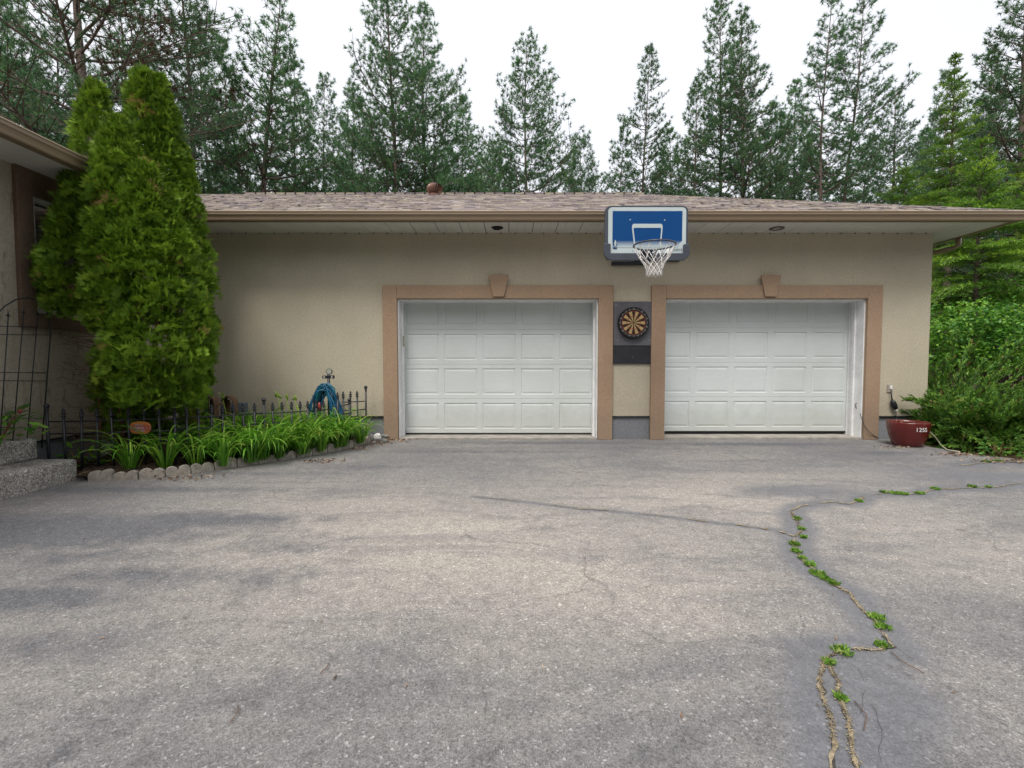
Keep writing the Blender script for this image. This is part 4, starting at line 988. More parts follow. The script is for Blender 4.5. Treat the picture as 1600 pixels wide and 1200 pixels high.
# brown woven planters by the wall, green stake
m_wick = M('wicker', (.17, .10, .06), .85, .35, 25, 50, .8, .008, fine=.3, fs=70)
def arch_basket(u0, u1, v0, Y, lab, ln=.1, lean=0):
    x0, x1 = XW(u0, Y), XW(u1, Y); r_ = (x1 - x0) / 2; cx = (x0 + x1) / 2; zt = ZW(v0, Y); mb = MB()
    for q in range(9):
        y = Y + ln * q / 8; pts = [(cx + lean * q / 8 - r_ , y, .0)] + [(cx + lean * q / 8 - r_ * math.cos(math.pi * k / 10), y, zt - r_ + r_ * math.sin(math.pi * k / 10)) for k in range(11)] + [(cx + lean * q / 8 + r_, y, .0)]
        mb.tube(pts, .012 if q == 0 else .009, 6)
    mb.tube([(cx - r_ * .55, Y + .1, .0), (cx - r_ * .55, Y + .1, zt - r_ * .6)], r_ * .3, 8); mb.tube([(cx + r_ * .45, Y + .1, .0), (cx + r_ * .45, Y + .1, zt - r_ * .6)], r_ * .3, 8)
    tag(mb.build('wicker_planter', m_wick, loc=(cx, Y, 0)), lab, 'planter')
arch_basket(344, 363, 620, 6.5, 'brown woven arch-topped planter with open front by the grey box', .1)
arch_basket(318, 333, 620, 6.3, 'smaller brown woven planter close to the cedar', .08)
MB_ = MB().tube([P(349, 628, 6.35), P(338, 633, 6.33), P(330, 652, 6.3)], .02, 8)
tag(MB_.build('bent_basket_handle', m_wick, loc=P(330, 655, 6.3)), 'curved brown woven handle leaning against the arched planter', 'handle')
gs = P(320.5, 568, 6.2); m_green = M('green_stake', (.01, .055, .04), .5)
tag(MB().tube([(gs.x, gs.y, 0), (gs.x, gs.y, 1.15)], .013, 8).build('garden_stake', m_green, loc=(gs.x, gs.y, 0)), 'thin dark green garden stake standing right of the cedar', 'stake')
#PLANTS
# ------------------------------------------------------------------ daylilies
def lily_proto(seed, n=46, L0=.62, stems=0):
    g = np.random.default_rng(seed); Vs, Fs, Ts = [], [], []; base = 0
    for i in range(n):
        az = g.uniform(0, 2 * np.pi); L = L0 * g.uniform(.6, 1.1); el = R(g.uniform(60, 86)); bend = R(g.uniform(90, 175)); w = g.uniform(.014, .026)
        r0 = g.uniform(0, .07); p = np.array([r0 * np.cos(az), r0 * np.sin(az), -.01]); side = np.array([-np.sin(az), np.cos(az), 0.]); tw0 = g.uniform(-.4, .4)
        t0 = g.uniform(.1, 1); ns = 9; rows = []
        for k in range(ns + 1):
            t = k / ns; e = el - bend * t ** 1.9
            wd = w * (.55 + .9 * t) if t < .35 else w * .87 * (1 - ((t - .35) / .65) ** 2.2) + .001
            sd_ = side * np.cos(tw0 * t) + np.array([0, 0, 1.]) * np.sin(tw0 * t)
            keel = np.array([-np.cos(az) * np.sin(e), -np.sin(az) * np.sin(e), np.cos(e)]) * wd * .22
            rows += [p - sd_ * wd / 2 + keel, p - keel * .2, p + sd_ * wd / 2 + keel]
            p = p + np.array([np.cos(az) * np.cos(e), np.sin(az) * np.cos(e), np.sin(e)]) * L / ns
        Vs.append(np.array(rows)); Ts.append(np.full(len(rows), t0) + np.repeat(np.linspace(-.1, .15, ns + 1), 3))
        for k in range(ns):
            for q in (0, 1): Fs.append([base + 3 * k + q, base + 3 * k + q + 1, base + 3 * k + q + 4, base + 3 * k + q + 3])
        base += 3 * (ns + 1)
    return np.vstack(Vs), np.array(Fs), np.clip(np.concatenate(Ts), 0, 1)
lily_me = []
for i in range(6):
    V, Fq, T = lily_proto(40 + i, n=(44, 52, 38, 48, 34, 50)[i], L0=(.62, .58, .66, .6, .7, .56)[i])
    lily_me.append(mesh_np('daylily', V, Fq, L_LILY, tint=T))
def put_lily(k, p, s, lab=None, grp='daylilies filling the fenced bed'):
    src = lily_me[k % 6]
    o = src.copy(); C.objects.link(o)
    o.location = p; o.scale = (s, s, s); o.rotation_euler = (0, 0, random.uniform(0, 6.28))
    return tag(o, lab or 'arching bright green daylily clump in the dense planting between fence and scalloped edging', 'daylily', grp)
random.seed(31)
# three looser clumps on the left
put_lily(4, G(205, 733, .06), .95, 'leftmost daylily clump, loose, below the orange oval plaque')
put_lily(2, G(258, 731, .06), 1.1, 'large loose daylily clump just right of the orange oval plaque')
put_lily(4, G(306, 726, .06), 1.0, 'daylily clump with splayed yellow-green centre, third from the left')
put_lily(0, G(238, 712, .06), .85, 'daylily clump behind the fence below the cedar')
s_ = 1.35; k = 0
while s_ < cum[-1] - .42:
    p, d = along(s_); nrm = Vector((-d.y, d.x, 0))
    for off in (.0, .19, .42, .62, .84, 1.08):
        q = p + nrm * (off + random.uniform(-.05, .05)) + d * random.uniform(-.07, .07); q.z = .055
        if off > .6 and random.random() < .25: continue
        if q.y > WY - .25 or q.x < -4.2: continue
        if s_ > cum[-1] - .62 and off > .7: continue
        put_lily(k, q, random.uniform(.9, 1.2) * (.92 if off < .2 else 1)); k += 1
    s_ += .185
for o in lily_me: bpy.data.objects.remove(o)
# flower stalks
for i, (u, v) in enumerate(((433, 616), (438, 619), (447, 620), (460, 622), (347, 618))):
    b = P(u + 3, 568, 6.4 if i < 4 else 6.2); t_ = P(u, v, b.y); mb = MB().tube([(b.x, b.y, .1), (b.x + .01, b.y, .5), t_], .005, 5)
    for q in range(4): mb.tube([t_ + Vector((random.uniform(-.03, .03), 0, random.uniform(-.05, .0))), t_ + Vector((random.uniform(-.05, .05), random.uniform(-.02, .02), random.uniform(.02, .05)))], [.008, .003], 5)
    tag(mb.build('flower_stalk', M('bud_green%d' % i, (.25, .38, .05), .5), loc=(b.x, b.y, .05)), 'thin yellow-green daylily flower stalk with buds rising above the fence', 'flower stalk', 'daylily flower stalks above the fence')

# ------------------------------------------------------------------ broad-leaved small plants
def bushy(name, loc, n, rad, hgt, L, lab, cat, mat=L_BROAD, seed=0, W=.42, stems=6, grp=None, low=0.0):
    g = np.random.default_rng(seed); t = empty(name, loc, lab, cat, grp); lo = np.array(loc)
    a = g.uniform(0, 6.283, n); rr = rad * np.sqrt(g.uniform(.05, 1, n)); z = hgt * (low + (1 - low) * g.uniform(0.1, 1, n)) * (1 - .35 * (rr / rad) ** 2)
    Pb = lo + np.stack([rr * np.cos(a), rr * np.sin(a), z], 1)
    D = np.stack([np.cos(a), np.sin(a), g.uniform(-.5, .7, n)], 1) + rvec(n, g) * .5
    N = np.stack([g.normal(0, .4, n), g.normal(0, .4, n), np.ones(n)], 1); Ls = L * g.uniform(.6, 1.2, n)
    V, Fq, T = kites(Pb, D, Ls, Ls * W, g.uniform(0, 1, n), g, N=N)
    mesh_np('foliage', V, Fq, mat, t, tint=T)
    mb = MB()
    for i in range(stems):
        aa = 6.283 * i / stems + .4; mb.tube([lo + np.array([0, 0, 0]), lo + np.array([math.cos(aa) * rad * .35, math.sin(aa) * rad * .35, hgt * .5]), lo + np.array([math.cos(aa) * rad * .7, math.sin(aa) * rad * .7, hgt * .85])], [.008, .005, .002], 5)
    mb.build('stem', m_bark_red, t); return t
pp = P(12, 640, 4.35); bushy('leafy_shrub', (pp.x - .05, 4.3, .418), 150, .3, .40, .10, 'dark green pointed-leaf shrub with a faded red bloom by the upper step', 'shrub', seed=5)
fb = P(31, 643, 4.25); tag(MB().lathe([(.001, -.02), (.016, -.01), (.02, .005), (.012, .018), (.001, .022)], fb, 8).build('faded_bloom', M('bloom', (.16, .04, .03), .8), loc=fb), 'small faded red bloom on the dark shrub above the upper step', 'flower')
g0 = G(126, 735, .03); bushy('leafy_weed', tuple(g0), 60, .13, .27, .11, 'small light green leafy plant between the lower step and the scalloped edging', 'plant', seed=6, W=.34, low=.2)
g0 = G(1560, 714, .0); bushy('seedling', tuple(g0), 70, .16, .2, .06, 'small bright green seedling at the asphalt edge below the juniper', 'plant', seed=8, W=.6)

# ------------------------------------------------------------------ tall cedar (arborvitae) by the corner
CED = (-4.2, 5.3, .05)
cedar = empty('cedar_tree', CED, 'tall dense bright green multi-topped cedar in front of the inner house corner', 'tree')
LOBES = [  # u, u radius, v top, v bottom, depth
    (222, 42, 112, 640, 5.25), (150, 36, 136, 430, 5.12), (246, 38, 122, 600, 5.35), (262, 34, 165, 600, 5.45), (282, 36, 232, 600, 5.5), (130, 40, 232, 500, 5.0), (112, 38, 305, 490, 4.95), (98, 28, 365, 488, 4.97),
    (184, 52, 190, 520, 5.0), (226, 54, 260, 655, 4.97), (256, 50, 300, 640, 5.1), (284, 34, 350, 600, 5.35), (185, 48, 300, 510, 4.92), (215, 50, 440, 690, 5.4), (268, 42, 450, 680, 5.45), (240, 50, 470, 695, 5.5), (306, 20, 420, 600, 5.6), (205, 36, 500, 640, 5.15)]
g = np.random.default_rng(12); SP, SN, ST = [], [], []
lob = []
for (u, ur, vt, vb, d) in LOBES:
    a, b = P(u, vt, d), P(u, vb, d); lob.append((a.x, d, b.z, a.z, ur / FPX * d))
def lob_r(Rr, t):      # t 0 top -> 1 bottom
    return Rr * np.where(t < .62, np.clip(t / .62, 0, 1) ** .62, np.sqrt(np.clip(1 - ((t - .62) / .38) ** 2.2 * .75, 0, 1)))
for li, (cx, cy, z0, z1, Rr) in enumerate(lob):
    n = int(1250 * (z1 - z0) * Rr / .38); t = g.uniform(0, 1, n) ** .85; a = g.uniform(0, 2 * np.pi, n); z = z1 - t * (z1 - z0)
    pt = np.stack([np.cos(a) * .8, np.sin(a) * .8, z], 1)
    bump_ = np.array([mnoise.noise(Vector((cx + Rr * math.cos(a[i]), cy + Rr * math.sin(a[i]), z[i])) * 3.6) + .6 * mnoise.noise(Vector((cx + Rr * math.cos(a[i]), cy + Rr * math.sin(a[i]), z[i] * 1.2)) * 8.5) for i in range(n)])
    depth = g.uniform(0, 1, n) ** 2.5 * .5
    r = lob_r(Rr, t) * (1 + .40 * bump_ - depth)
    x = cx + r * np.cos(a); y = cy + r * .92 * np.sin(a)
    ok = x > WX0 + .06
    ok &= ~((x < GXL + .04) & (z > SOF - .06) & (z < EAVZ + .12) & (y < GY))
    ok &= (np.sin(a) < .6) & ~((z < .70) & (y < 5.12)) & (z > .3)
    for lj, (qx, qy, q0, q1, QR) in enumerate(lob):
        if lj == li: continue
        tq = (q1 - z) / (q1 - q0); inside = (tq > 0) & (tq < 1) & (np.hypot(x - qx, y - qy) < lob_r(QR, np.clip(tq, 0, 1)) * .62); ok &= ~inside
    SP.append(np.stack([x, y, z], 1)[ok]); SN.append(np.stack([np.cos(a), np.sin(a), np.zeros(n)], 1)[ok]); ST.append(np.clip(.42 + .1 * bump_[ok] + g.normal(0, .16, ok.sum()), 0, .92))
SP, SN, ST = np.vstack(SP), np.vstack(SN), np.concatenate(ST)
ns = len(SP); brown = (np.array([mnoise.noise(Vector(p) * 4.5) for p in SP]) > .52) & (g.uniform(0, 1, ns) < .5); ST[brown] = 1.0
# each frond: a flat, mostly level fan of small scaly sprays, tilted out and up
sel = g.uniform(0, 1, ns) < .72; SP, SN, ST = SP[sel], SN[sel], ST[sel]; ns = len(SP)
out = unit(SN * g.uniform(.35, 1.0, (ns, 1)) + np.array([0, 0, 1.]) * g.uniform(.25, 1.2, (ns, 1)) + rvec(ns, g) * .36)
sidev = unit(np.cross(out, np.array([0, 0, .5]) + rvec(ns, g) * .9))
Vs, Fs, Ts = [], [], []; off = 0
for j in range(6):
    fj = (j - 2.5) / 2.5; aj = fj * .95; dj = unit(out * math.cos(aj) + sidev * math.sin(aj) + rvec(ns, g) * .12); sj = unit(np.cross(np.cross(out, sidev), dj))
    bj = SP + dj * (.045 * g.uniform(.4, 1.3, (ns, 1)))
    for k in range(7):
        fa_ = (k - 3) / 3; D = dj * math.cos(fa_ * .8) + sj * math.sin(fa_ * .8)
        V, Fq, T = kites(bj + dj * (.012 * (1 - abs(fa_))), D, .045 * g.uniform(.7, 1.3, ns) * (1.2 - .4 * abs(fa_)), .0078 * g.uniform(.8, 1.3, ns), np.clip(ST + g.normal(0, .09, ns), 0, 1), g, N=np.cross(out, sidev) + rvec(ns, g) * .2, belly=.6)
        Vs.append(V); Fs.append(Fq + off); Ts.append(T); off += len(V)
mesh_np('foliage', np.vstack(Vs), np.vstack(Fs), L_THUJA, cedar, tint=np.concatenate(Ts))
tk = MB(); random.seed(4)
for (u0, v0, u1, v1, d, r) in ((188, 715, 195, 560, 5.3, .045), (205, 715, 222, 300, 5.3, .06), (216, 715, 262, 420, 5.35, .04), (155, 712, 152, 520, 5.15, .014), (178, 715, 168, 480, 5.2, .025), (195, 715, 150, 250, 5.15, .03), (240, 700, 285, 450, 5.5, .03)):
    a, b = P(u0, v0, d), P(u1, v1, d); a.z = max(a.z, .0); tk.tube([a, a.lerp(b, .3) + Vector((.02, 0, 0)), a.lerp(b, .7) + Vector((-.03, .02, 0)), b], [r, r * .85, r * .6, r * .35], 8)
tk.build('trunk', m_bark_red, cedar)
db_ = MB()
for i in range(70):
    v = random.uniform(520, 712); a = P(156 + random.uniform(-2, 2) if i % 3 else 185, v, 5.15); L = random.uniform(.12, .5); s = -1 if random.random() < .8 else 1; rise = random.uniform(-.1, .7)
    pts = [a, a + Vector((s * L * .35, random.uniform(-.1, .1), L * .2 * rise)), a + Vector((s * L * .7, random.uniform(-.15, .1), L * .55 * rise)), a + Vector((s * L, random.uniform(-.2, .1), L * .7 * rise))]
    pts = [Vector((max(p.x, WX0 + .03), p.y, max(p.z, .06))) for p in pts]; db_.tube(pts, [.005, .003, .002, .001], 4, cap=False)
    for q in range(3):
        o = pts[2] + Vector((0, 0, 0)); db_.tube([o, o + Vector((s * random.uniform(.05, .15), random.uniform(-.08, .08), random.uniform(-.08, .12)))], [.002, .0008], 3, cap=False)
db_.build('dead_branch', m_deadtwig, cedar, fix=False)

# ------------------------------------------------------------------ juniper
def juniper(loc, n, Rr, H, lab, seed):
    g = np.random.default_rng(seed); t = empty('juniper_bush', loc, lab, 'bush'); lo = np.array(loc)
    TB, TD, TL = [], [], []; mb = MB()
    for i in range(n):
        az = g.uniform(0, 6.283); el = g.uniform(.0, 1.0); L = Rr * g.uniform(.65, 1.1) * (1 if el < .8 else H / Rr * .95)
        d = np.array([math.cos(az) * math.cos(el), math.sin(az) * math.cos(el), math.sin(el) * H / Rr])
        b0 = lo + np.array([math.cos(az), math.sin(az), 0]) * Rr * g.uniform(0, .45) + [0, 0, .03]; ptsb = []
        for k in range(8):
            s = k / 7; droop = -.36 * L * s * s * (1 if el < .5 else .3) + .1 * L * math.sin(s * 3.1)
            ptsb.append(b0 + d * L * s + np.array([0, 0, droop]) + g.normal(0, .012, 3))
        if i % 2 == 0 and ptsb[-1][0] > 5.9: mb.tube([tuple(p) for p in ptsb], [.008 * (1 - .8 * k / 7) for k in range(8)], 4, cap=False)
        for k in range(2, 8):
            dd = ptsb[k] - ptsb[k - 1]; dd = dd / np.linalg.norm(dd)
            for q in range(8):
                rr = g.normal(0, 1, 3); sdv = rr - dd * rr.dot(dd); sdv /= np.linalg.norm(sdv); sdv[2] *= .6
                b1 = ptsb[k - 1] + (ptsb[k] - ptsb[k - 1]) * g.uniform(0, 1); TB.append(b1); TD.append(dd * .95 + sdv * .5 + np.array([0, 0, .1])); TL.append(g.uniform(.07, .15) * (1.1 - .4 * k / 7))
    TB, TD, TL = np.array(TB), unit(np.array(TD)), np.array(TL); kp = (TB[:, 0] > 5.93 + .1 * np.sin(TB[:, 2] * 9)) | ((abs(TB[:, 2] - .62) < .1) & (TB[:, 0] > 5.62) & (TB[:, 1] < 6.7)); TB, TD, TL = TB[kp], TD[kp], TL[kp]; m = len(TB); ft = np.clip(g.normal(.45, .2, m), 0, .9); ft[g.uniform(0, 1, m) < .012] = 1
    Vs, Fs, Ts = [], [], []; off = 0
    for k in range(8):          # scale leaves along each twig
        s = k / 8; Pb = TB + TD * (TL * s)[:, None]; D = unit(TD + rvec(m, g) * .42)
        V, Fq, T = kites(Pb, D, TL * .5, .014, np.clip(ft + .12 * s + g.normal(0, .06, m), 0, 1), g); Vs.append(V); Fs.append(Fq + off); Ts.append(T); off += len(V)
    mesh_np('foliage', np.vstack(Vs), np.vstack(Fs), L_JUN, t, tint=np.concatenate(Ts)); mb.build('branch', m_bark_red, t, fix=False); return t
juniper((6.75, 6.75, 0), 270, .95, 1.1, 'spreading juniper bush overhanging the red pot at the house corner', 3)
juniper((7.7, 6.55, 0), 270, 1.05, .95, 'spreading juniper bush at the right edge beside the asphalt', 4)
juniper((7.15, 7.9, 0), 220, 1.0, 1.45, 'taller juniper bush behind the two spreading ones, beside the garage wall', 5)

# ------------------------------------------------------------------ leafy shrubs right of the house
def leafy(loc, Rr, H, n, lab, seed, L=.085, tr=(0, 1)):
    g = np.random.default_rng(seed); t = empty('leafy_shrub', loc, lab, 'shrub'); lo = np.array(loc); mb = MB(); CB = []
    for i in range(16):
        az = g.uniform(0, 6.283); sp = g.uniform(.2, 1); tip = lo + np.array([math.cos(az) * Rr * sp, math.sin(az) * Rr * sp, H * g.uniform(.65, 1) * (1 - .3 * sp * sp)])
        mid = (lo + tip) / 2 + np.array([0, 0, H * .12]); mb.tube([tuple(lo + [0, 0, 0]), tuple(mid), tuple(tip)], [.02, .012, .004], 5, cap=False)
    nc = int(n / 14); th = g.uniform(0, 6.283, nc); ph = np.arccos(g.uniform(-.3, 1, nc)); rr = g.uniform(.62, 1.03, nc)
    cz = H * .55 + H * .45 * np.cos(ph) * rr; crad = Rr * np.sin(ph) * rr
    cen = lo + np.stack([crad * np.cos(th), crad * np.sin(th), np.maximum(cz, .1)], 1)
    idx_ = np.repeat(np.arange(nc), 14); m = len(idx_); Pb = cen[idx_] + g.normal(0, 1, (m, 3)) * [.13, .13, .05]
    D = unit(np.stack([np.cos(th[idx_]), np.sin(th[idx_]), np.full(m, -.15)], 1) + rvec(m, g) * .8); N = unit(np.array([0, 0, 1.]) + g.normal(0, .45, (m, 3)))
    Ls = L * g.uniform(.6, 1.25, m); ct = g.uniform(tr[0], tr[1], nc)[idx_]
    V, Fq, T = kites(Pb, D, Ls, Ls * .62, np.clip(ct + g.normal(0, .12, m), 0, 1), g, N=N)
    mesh_np('foliage', V, Fq, L_BROAD, t, tint=T); mb.build('stem', m_bark, t, fix=False); return t
def at(u, d, z=0): p = P(u, 568, d); return (p.x, d, z)
leafy(at(1512, 9.4), 1.0, 2.35, 5200, 'bright green leafy shrub closest to the garage corner above the junipers', 11, tr=(.2, 1))
leafy(at(1600, 8.8), 1.15, 2.3, 6200, 'large leafy shrub at the right edge above the junipers', 12, tr=(0, .75))
leafy(at(1462, 11.8), 1.0, 2.9, 4200, 'pale green shrub showing beside the garage wall below the bare trunks', 13, tr=(.25, .9))
leafy(at(1560, 12.2), 1.5, 3.3, 6500, 'tall leafy shrub between the fir and the shrub at the right edge', 14, tr=(.1, .9))
leafy(at(1660, 10.5), 1.4, 3.2, 6000, 'leafy shrub mostly outside the right edge of the view', 15, tr=(0, .8))
leafy(at(1480, 17), 2.6, 3.4, 6500, 'distant low thicket seen past the garage corner', 16, L=.12, tr=(0, .6))
leafy(at(1600, 17), 2.8, 4.2, 6500, 'distant thicket behind the light green firs', 17, L=.12, tr=(0, .6))

# ------------------------------------------------------------------ conifers
def pine_mesh(seed, H, cb, Rm, tr, spacing=.5, per=6, tuft=.19, K=15, nw=.02, sparse=1.0, up=.35, pw=.68, lean=0.0, dead=0.0):
    g = np.random.default_rng(seed); random.seed(seed); mb = MB(); TP_, TD_, TT_ = [], [], []
    ax = lambda z: np.array([lean * z * z / H + .12 * math.sin(z * .35 + seed), .08 * math.sin(z * .5 + seed * 2), z])
    nseg = 14; mb.tube([tuple(ax(H * k / nseg)) for k in range(nseg + 1)], [max(.012, tr * (1 - k / nseg) ** .8) for k in range(nseg + 1)], 8, cap=False)
    z = cb
    while z < H - .15:
        t = (z - cb) / (H - cb); Lb = Rm * 1.17 * ((1 - t) ** pw) * (.75 + .25 * min(1, t * 6)) + .12
        nb = per if g.uniform() < .7 else per - 1; a0 = g.uniform(0, 6.28)
        for i in range(nb):
            if g.uniform() > sparse: continue
            az = a0 + 6.283 * i / nb + g.normal(0, .25); L = Lb * g.uniform(.55, 1.12) * (1.35 if g.uniform() < .1 else 1); el = .02 + .55 * t + g.normal(0, .14)
            h = np.array([math.cos(az), math.sin(az), 0.]); p0 = ax(z + g.uniform(-.15, .15)); pts = [p0]; e = el; ns_ = 6
            for k in range(ns_):
                pts.append(pts[-1] + (h * math.cos(e) + np.array([0, 0, math.sin(e)])) * L / ns_ + g.normal(0, .02, 3) * L * .4); e += up / ns_ * 1.6
            rb = max(.008, tr * .28 * (L / Rm) ** .8 * (1 - t * .3)); mb.tube([tuple(p) for p in pts], [rb * (1 - .82 * k / ns_) for k in range(ns_ + 1)], 4, cap=False)
            isdead = g.uniform() < dead
            nt = max(4, int(L * 7.2)); 
            for q in range(nt):
                s = 1 - (q / nt) * (.78 if L > 1 else .85); x = s * ns_; k = min(ns_ - 1, int(x)); pb = pts[k] + (pts[k + 1] - pts[k]) * (x - k)
                dd = pts[k + 1] - pts[k]; dd = dd / np.linalg.norm(dd); sg_ = 1 if q % 2 else -1
                sdv = np.array([-dd[1], dd[0], 0.]) * sg_; tl_ = L * (.10 + .30 * (1 - abs(s - .5) * 1.3)) * g.uniform(.5, 1.2) if q else .02
                tdir = dd * .75 + sdv * .65 + np.array([0, 0, .28]) + g.normal(0, .15, 3); tdir /= np.linalg.norm(tdir); tip = pb + tdir * tl_
                if tl_ > .05: mb.tube([tuple(pb), tuple(tip)], [rb * .3, .004], 3, cap=False)
                m = 1 + int(tl_ / .36)
                for w_ in range(m):
                    TP_.append(tip - tdir * (w_ * tl_ / max(1, m)) + g.normal(0, .03, 3)); TD_.append(tdir + np.array([0, 0, .35])); TT_.append(-1 if isdead else np.clip(g.normal(.45 + .15 * t, .2), 0, 1))
        z += spacing * g.uniform(.75, 1.25) * (1 - .35 * t)
    TP_.append(ax(H)); TD_.append(np.array([0, 0, 1.])); TT_.append(.5)
    TP_, TD_, TT_ = np.array(TP_), unit(np.array(TD_)), np.array(TT_); m = len(TP_); res = []
    for sel in (TT_ >= 0, TT_ < 0):
        if not sel.any(): res.append(None); continue
        a, b, c = TP_[sel], TD_[sel], TT_[sel]; mm = len(a); ir = np.repeat(np.arange(mm), K)
        D = unit(b[ir] * .45 + rvec(mm * K, g)); L = tuft * g.uniform(.7, 1.15, mm * K); base = a[ir] + b[ir] * (g.uniform(-.35, .15, mm * K) * tuft)[:, None]
        S = unit(np.cross(D, rvec(mm * K, g))) * nw * .5
        V = np.stack([base - S, base + S, base + D * L[:, None]], 1).reshape(-1, 3)
        res.append((V, np.arange(3 * mm * K).reshape(-1, 3), np.repeat(np.clip(c[ir] + g.normal(0, .07, mm * K), 0, 1), 3)))
    return mb, res
def plant_tree(name, loc, mb, res, lab, leaf, grp, yaw=0):
    t = empty(name, (0, 0, 0), lab, 'tree', grp)
    mb.build('trunk', m_bark, t, fix=False)
    mesh_np('crown', *res[0][:2], leaf, t, tint=res[0][2])
    if res[1] is not None: mesh_np('dead_foliage', *res[1][:2], L_PINE_BROWN, t, tint=res[1][2])
    t.location = loc; t.rotation_euler = (0, 0, yaw); return t
def Hof(v, d): return P(800, v, d).z
GRP = 'conifers behind the house'
PINES = [  # u, depth, v top, crown radius, trunk radius, crown base, sparse, seed, label, extras
    (824, 22, 64, 2.75, .12, 5.5, .92, 101, 'lone pointed pine rising from the middle of the roof ridge, sky on both sides', {'pw': .62}),
    (1005, 25, 74, 1.75, .11, 6, .85, 102, 'slim pointed pine left of the backboard with sky on its left', {}),
    (968, 24, 192, 1.25, .08, 6, 1, 103, 'small light green pine leaning against the slim pointed pine', {}),
    (1078, 22, 120, 1.5, .10, 5, .9, 104, 'pine with its crown just right of the slim pointed pine', {}),
    (1118, 24, -10, 2.2, .14, 6, .95, 105, 'left one of the two tall close-set pines above the backboard', {}),
    (1152, 22, 15, 2.2, .15, 6, .95, 106, 'right one of the two tall close-set pines above the backboard', {}),
    (1236, 26, 126, 1.9, .11, 6, 1, 107, 'medium bushy pine between the close-set pair and the thin pink-barked trunk', {}),
    (1279, 21, -30, 1.5, .10, 7.6, .62, 108, 'tall thin sparse pine with a bare pinkish trunk, left of a similar one', {}),
    (1312, 22, -20, 1.9, .11, 7.5, .7, 109, 'tall thin sparse pine with trunk bending slightly, right of a similar one', {'lean': .03}),
    (1383, 25, 136, 2.3, .12, 5, .95, 110, 'rounded pine standing below the open sky near the right', {}),
    (1578, 19, -90, 2.7, .19, 4, .9, 111, 'large dark pine at the right edge reaching out of the frame', {'dead': .06}),
    (617, 20, -60, 2.5, .14, 5.0, .82, 112, 'tall pine with a straight trunk showing left of the roof vent', {}),
    (668, 22, 10, 2.7, .13, 5, .95, 113, 'dense pine directly above the brown roof vent', {}),
    (592, 21, 160, 2.0, .09, 6, .8, 114, 'crooked pine leaning left from the base of the straight-trunked one', {'lean': -.06}),
    (512, 25, 120, 2.4, .11, 5, .9, 115, 'small pine in the gap left of the straight-trunked pine', {}),
    (412, 18, -10, 2.3, .16, 5, .85, 116, 'pine with a thick trunk leaning to the right, over the cream wall', {'lean': .055}),
    (357, 20, 62, 1.5, .09, 6, .75, 117, 'thin-trunked pine first to the right of the cedar', {}),
    (303, 16, -120, 2.0, .13, 4.5, .65, 118, 'tall dark pine trunk rising right behind the cedar', {'dead': .15}),
    (382, 24, 150, 1.8, .09, 5, .9, 119, 'smaller pine behind the leaning thick-trunked one', {}),
    (470, 22, 90, 2.1, .11, 5, .9, 120, 'bushy pine right of the leaning thick-trunked one', {}),
    (556, 28, 130, 2.6, .12, 5, .9, 121, 'farther pine filling the gap left of the straight-trunked pine', {}),
    (722, 28, 150, 2.6, .12, 5, 1, 122, 'low pine right of the roof vent with upturned branch ends', {}),
    (770, 31, 215, 2.6, .12, 5, 1, 123, 'low distant pine in front of the open sky left of the lone pine', {}),
    (905, 30, 215, 2.8, .12, 5, 1, 124, 'low distant pine right of the lone pine', {}),
    (1045, 30, 205, 2.4, .12, 5, .95, 125, 'distant pine behind the slim pointed pine', {}),
    (1200, 29, 160, 2.2, .12, 5, .95, 126, 'distant pine filling between the close-set pair and the bushy one', {}),
    (1345, 30, 215, 2.6, .13, 5, .95, 127, 'distant pine between the second thin trunk and the rounded pine', {}),
    (1262, 28, 232, 2.4, .12, 4, .95, 132, 'low wide pine at the foot of the two thin trunks', {}),
    (1430, 27, 205, 2.2, .12, 3, .95, 128, 'distant dark pine left of the narrow fir', {}),
    (1530, 24, 70, 2.0, .12, 3, .9, 129, 'pine between the narrow fir and the large dark one at the edge', {}),
    (1640, 26, 60, 3.0, .14, 3, 1, 133, 'dark pine beyond the right edge', {}),
    (10, 19, -60, 2.8, .16, 3.5, .95, 140, 'dense pine over the left eave behind the old limbs', {}),
    (105, 21, 10, 2.6, .14, 4, .95, 141, 'dense pine filling in left of the cedar tops', {'dead': .05}),
    (205, 20, -30, 2.5, .14, 4, .95, 142, 'dense pine directly behind the cedar tops', {}),
    (330, 26, 30, 2.4, .12, 4, .95, 143, 'pine between the two thin trunks right of the cedar', {}),
    (250, 24, 70, 2.2, .12, 5, .9, 130, 'pine showing above the tops of the cedar', {}),
    (60, 22, 20, 2.6, .14, 4, .85, 131, 'farther pine in the upper left corner', {'dead': .1}),
    (1459, 20, 110, 1.1, .09, 8, .5, 135, 'thin reddish bare trunk left of the grey one under the eave', {}),
    (1520, 30, 150, 3.2, .12, 1, 1, 136, 'dark pine deep in the wood on the right', {}),
    (1610, 34, 150, 3.6, .12, 1, 1, 137, 'deepest dark pine on the far right', {}),
    (1450, 36, 170, 3.4, .12, 1, 1, 138, 'far pine visible past the garage corner', {}),
]
for i, (u, d, vt, Rm, tr, cb, sp, seed, lab, ex) in enumerate(PINES):
    kw = dict(sparse=sp); kw.update(ex)
    far = d > 26
    mb, res = pine_mesh(seed, Hof(vt, d), cb, Rm, tr, K=13 if far else 17, nw=.029 if far else .024, tuft=.21 if far else .17, spacing=.48, **kw)
    plant_tree('pine_tree', at(u, d), mb, res, lab, L_PINE, GRP, 0)
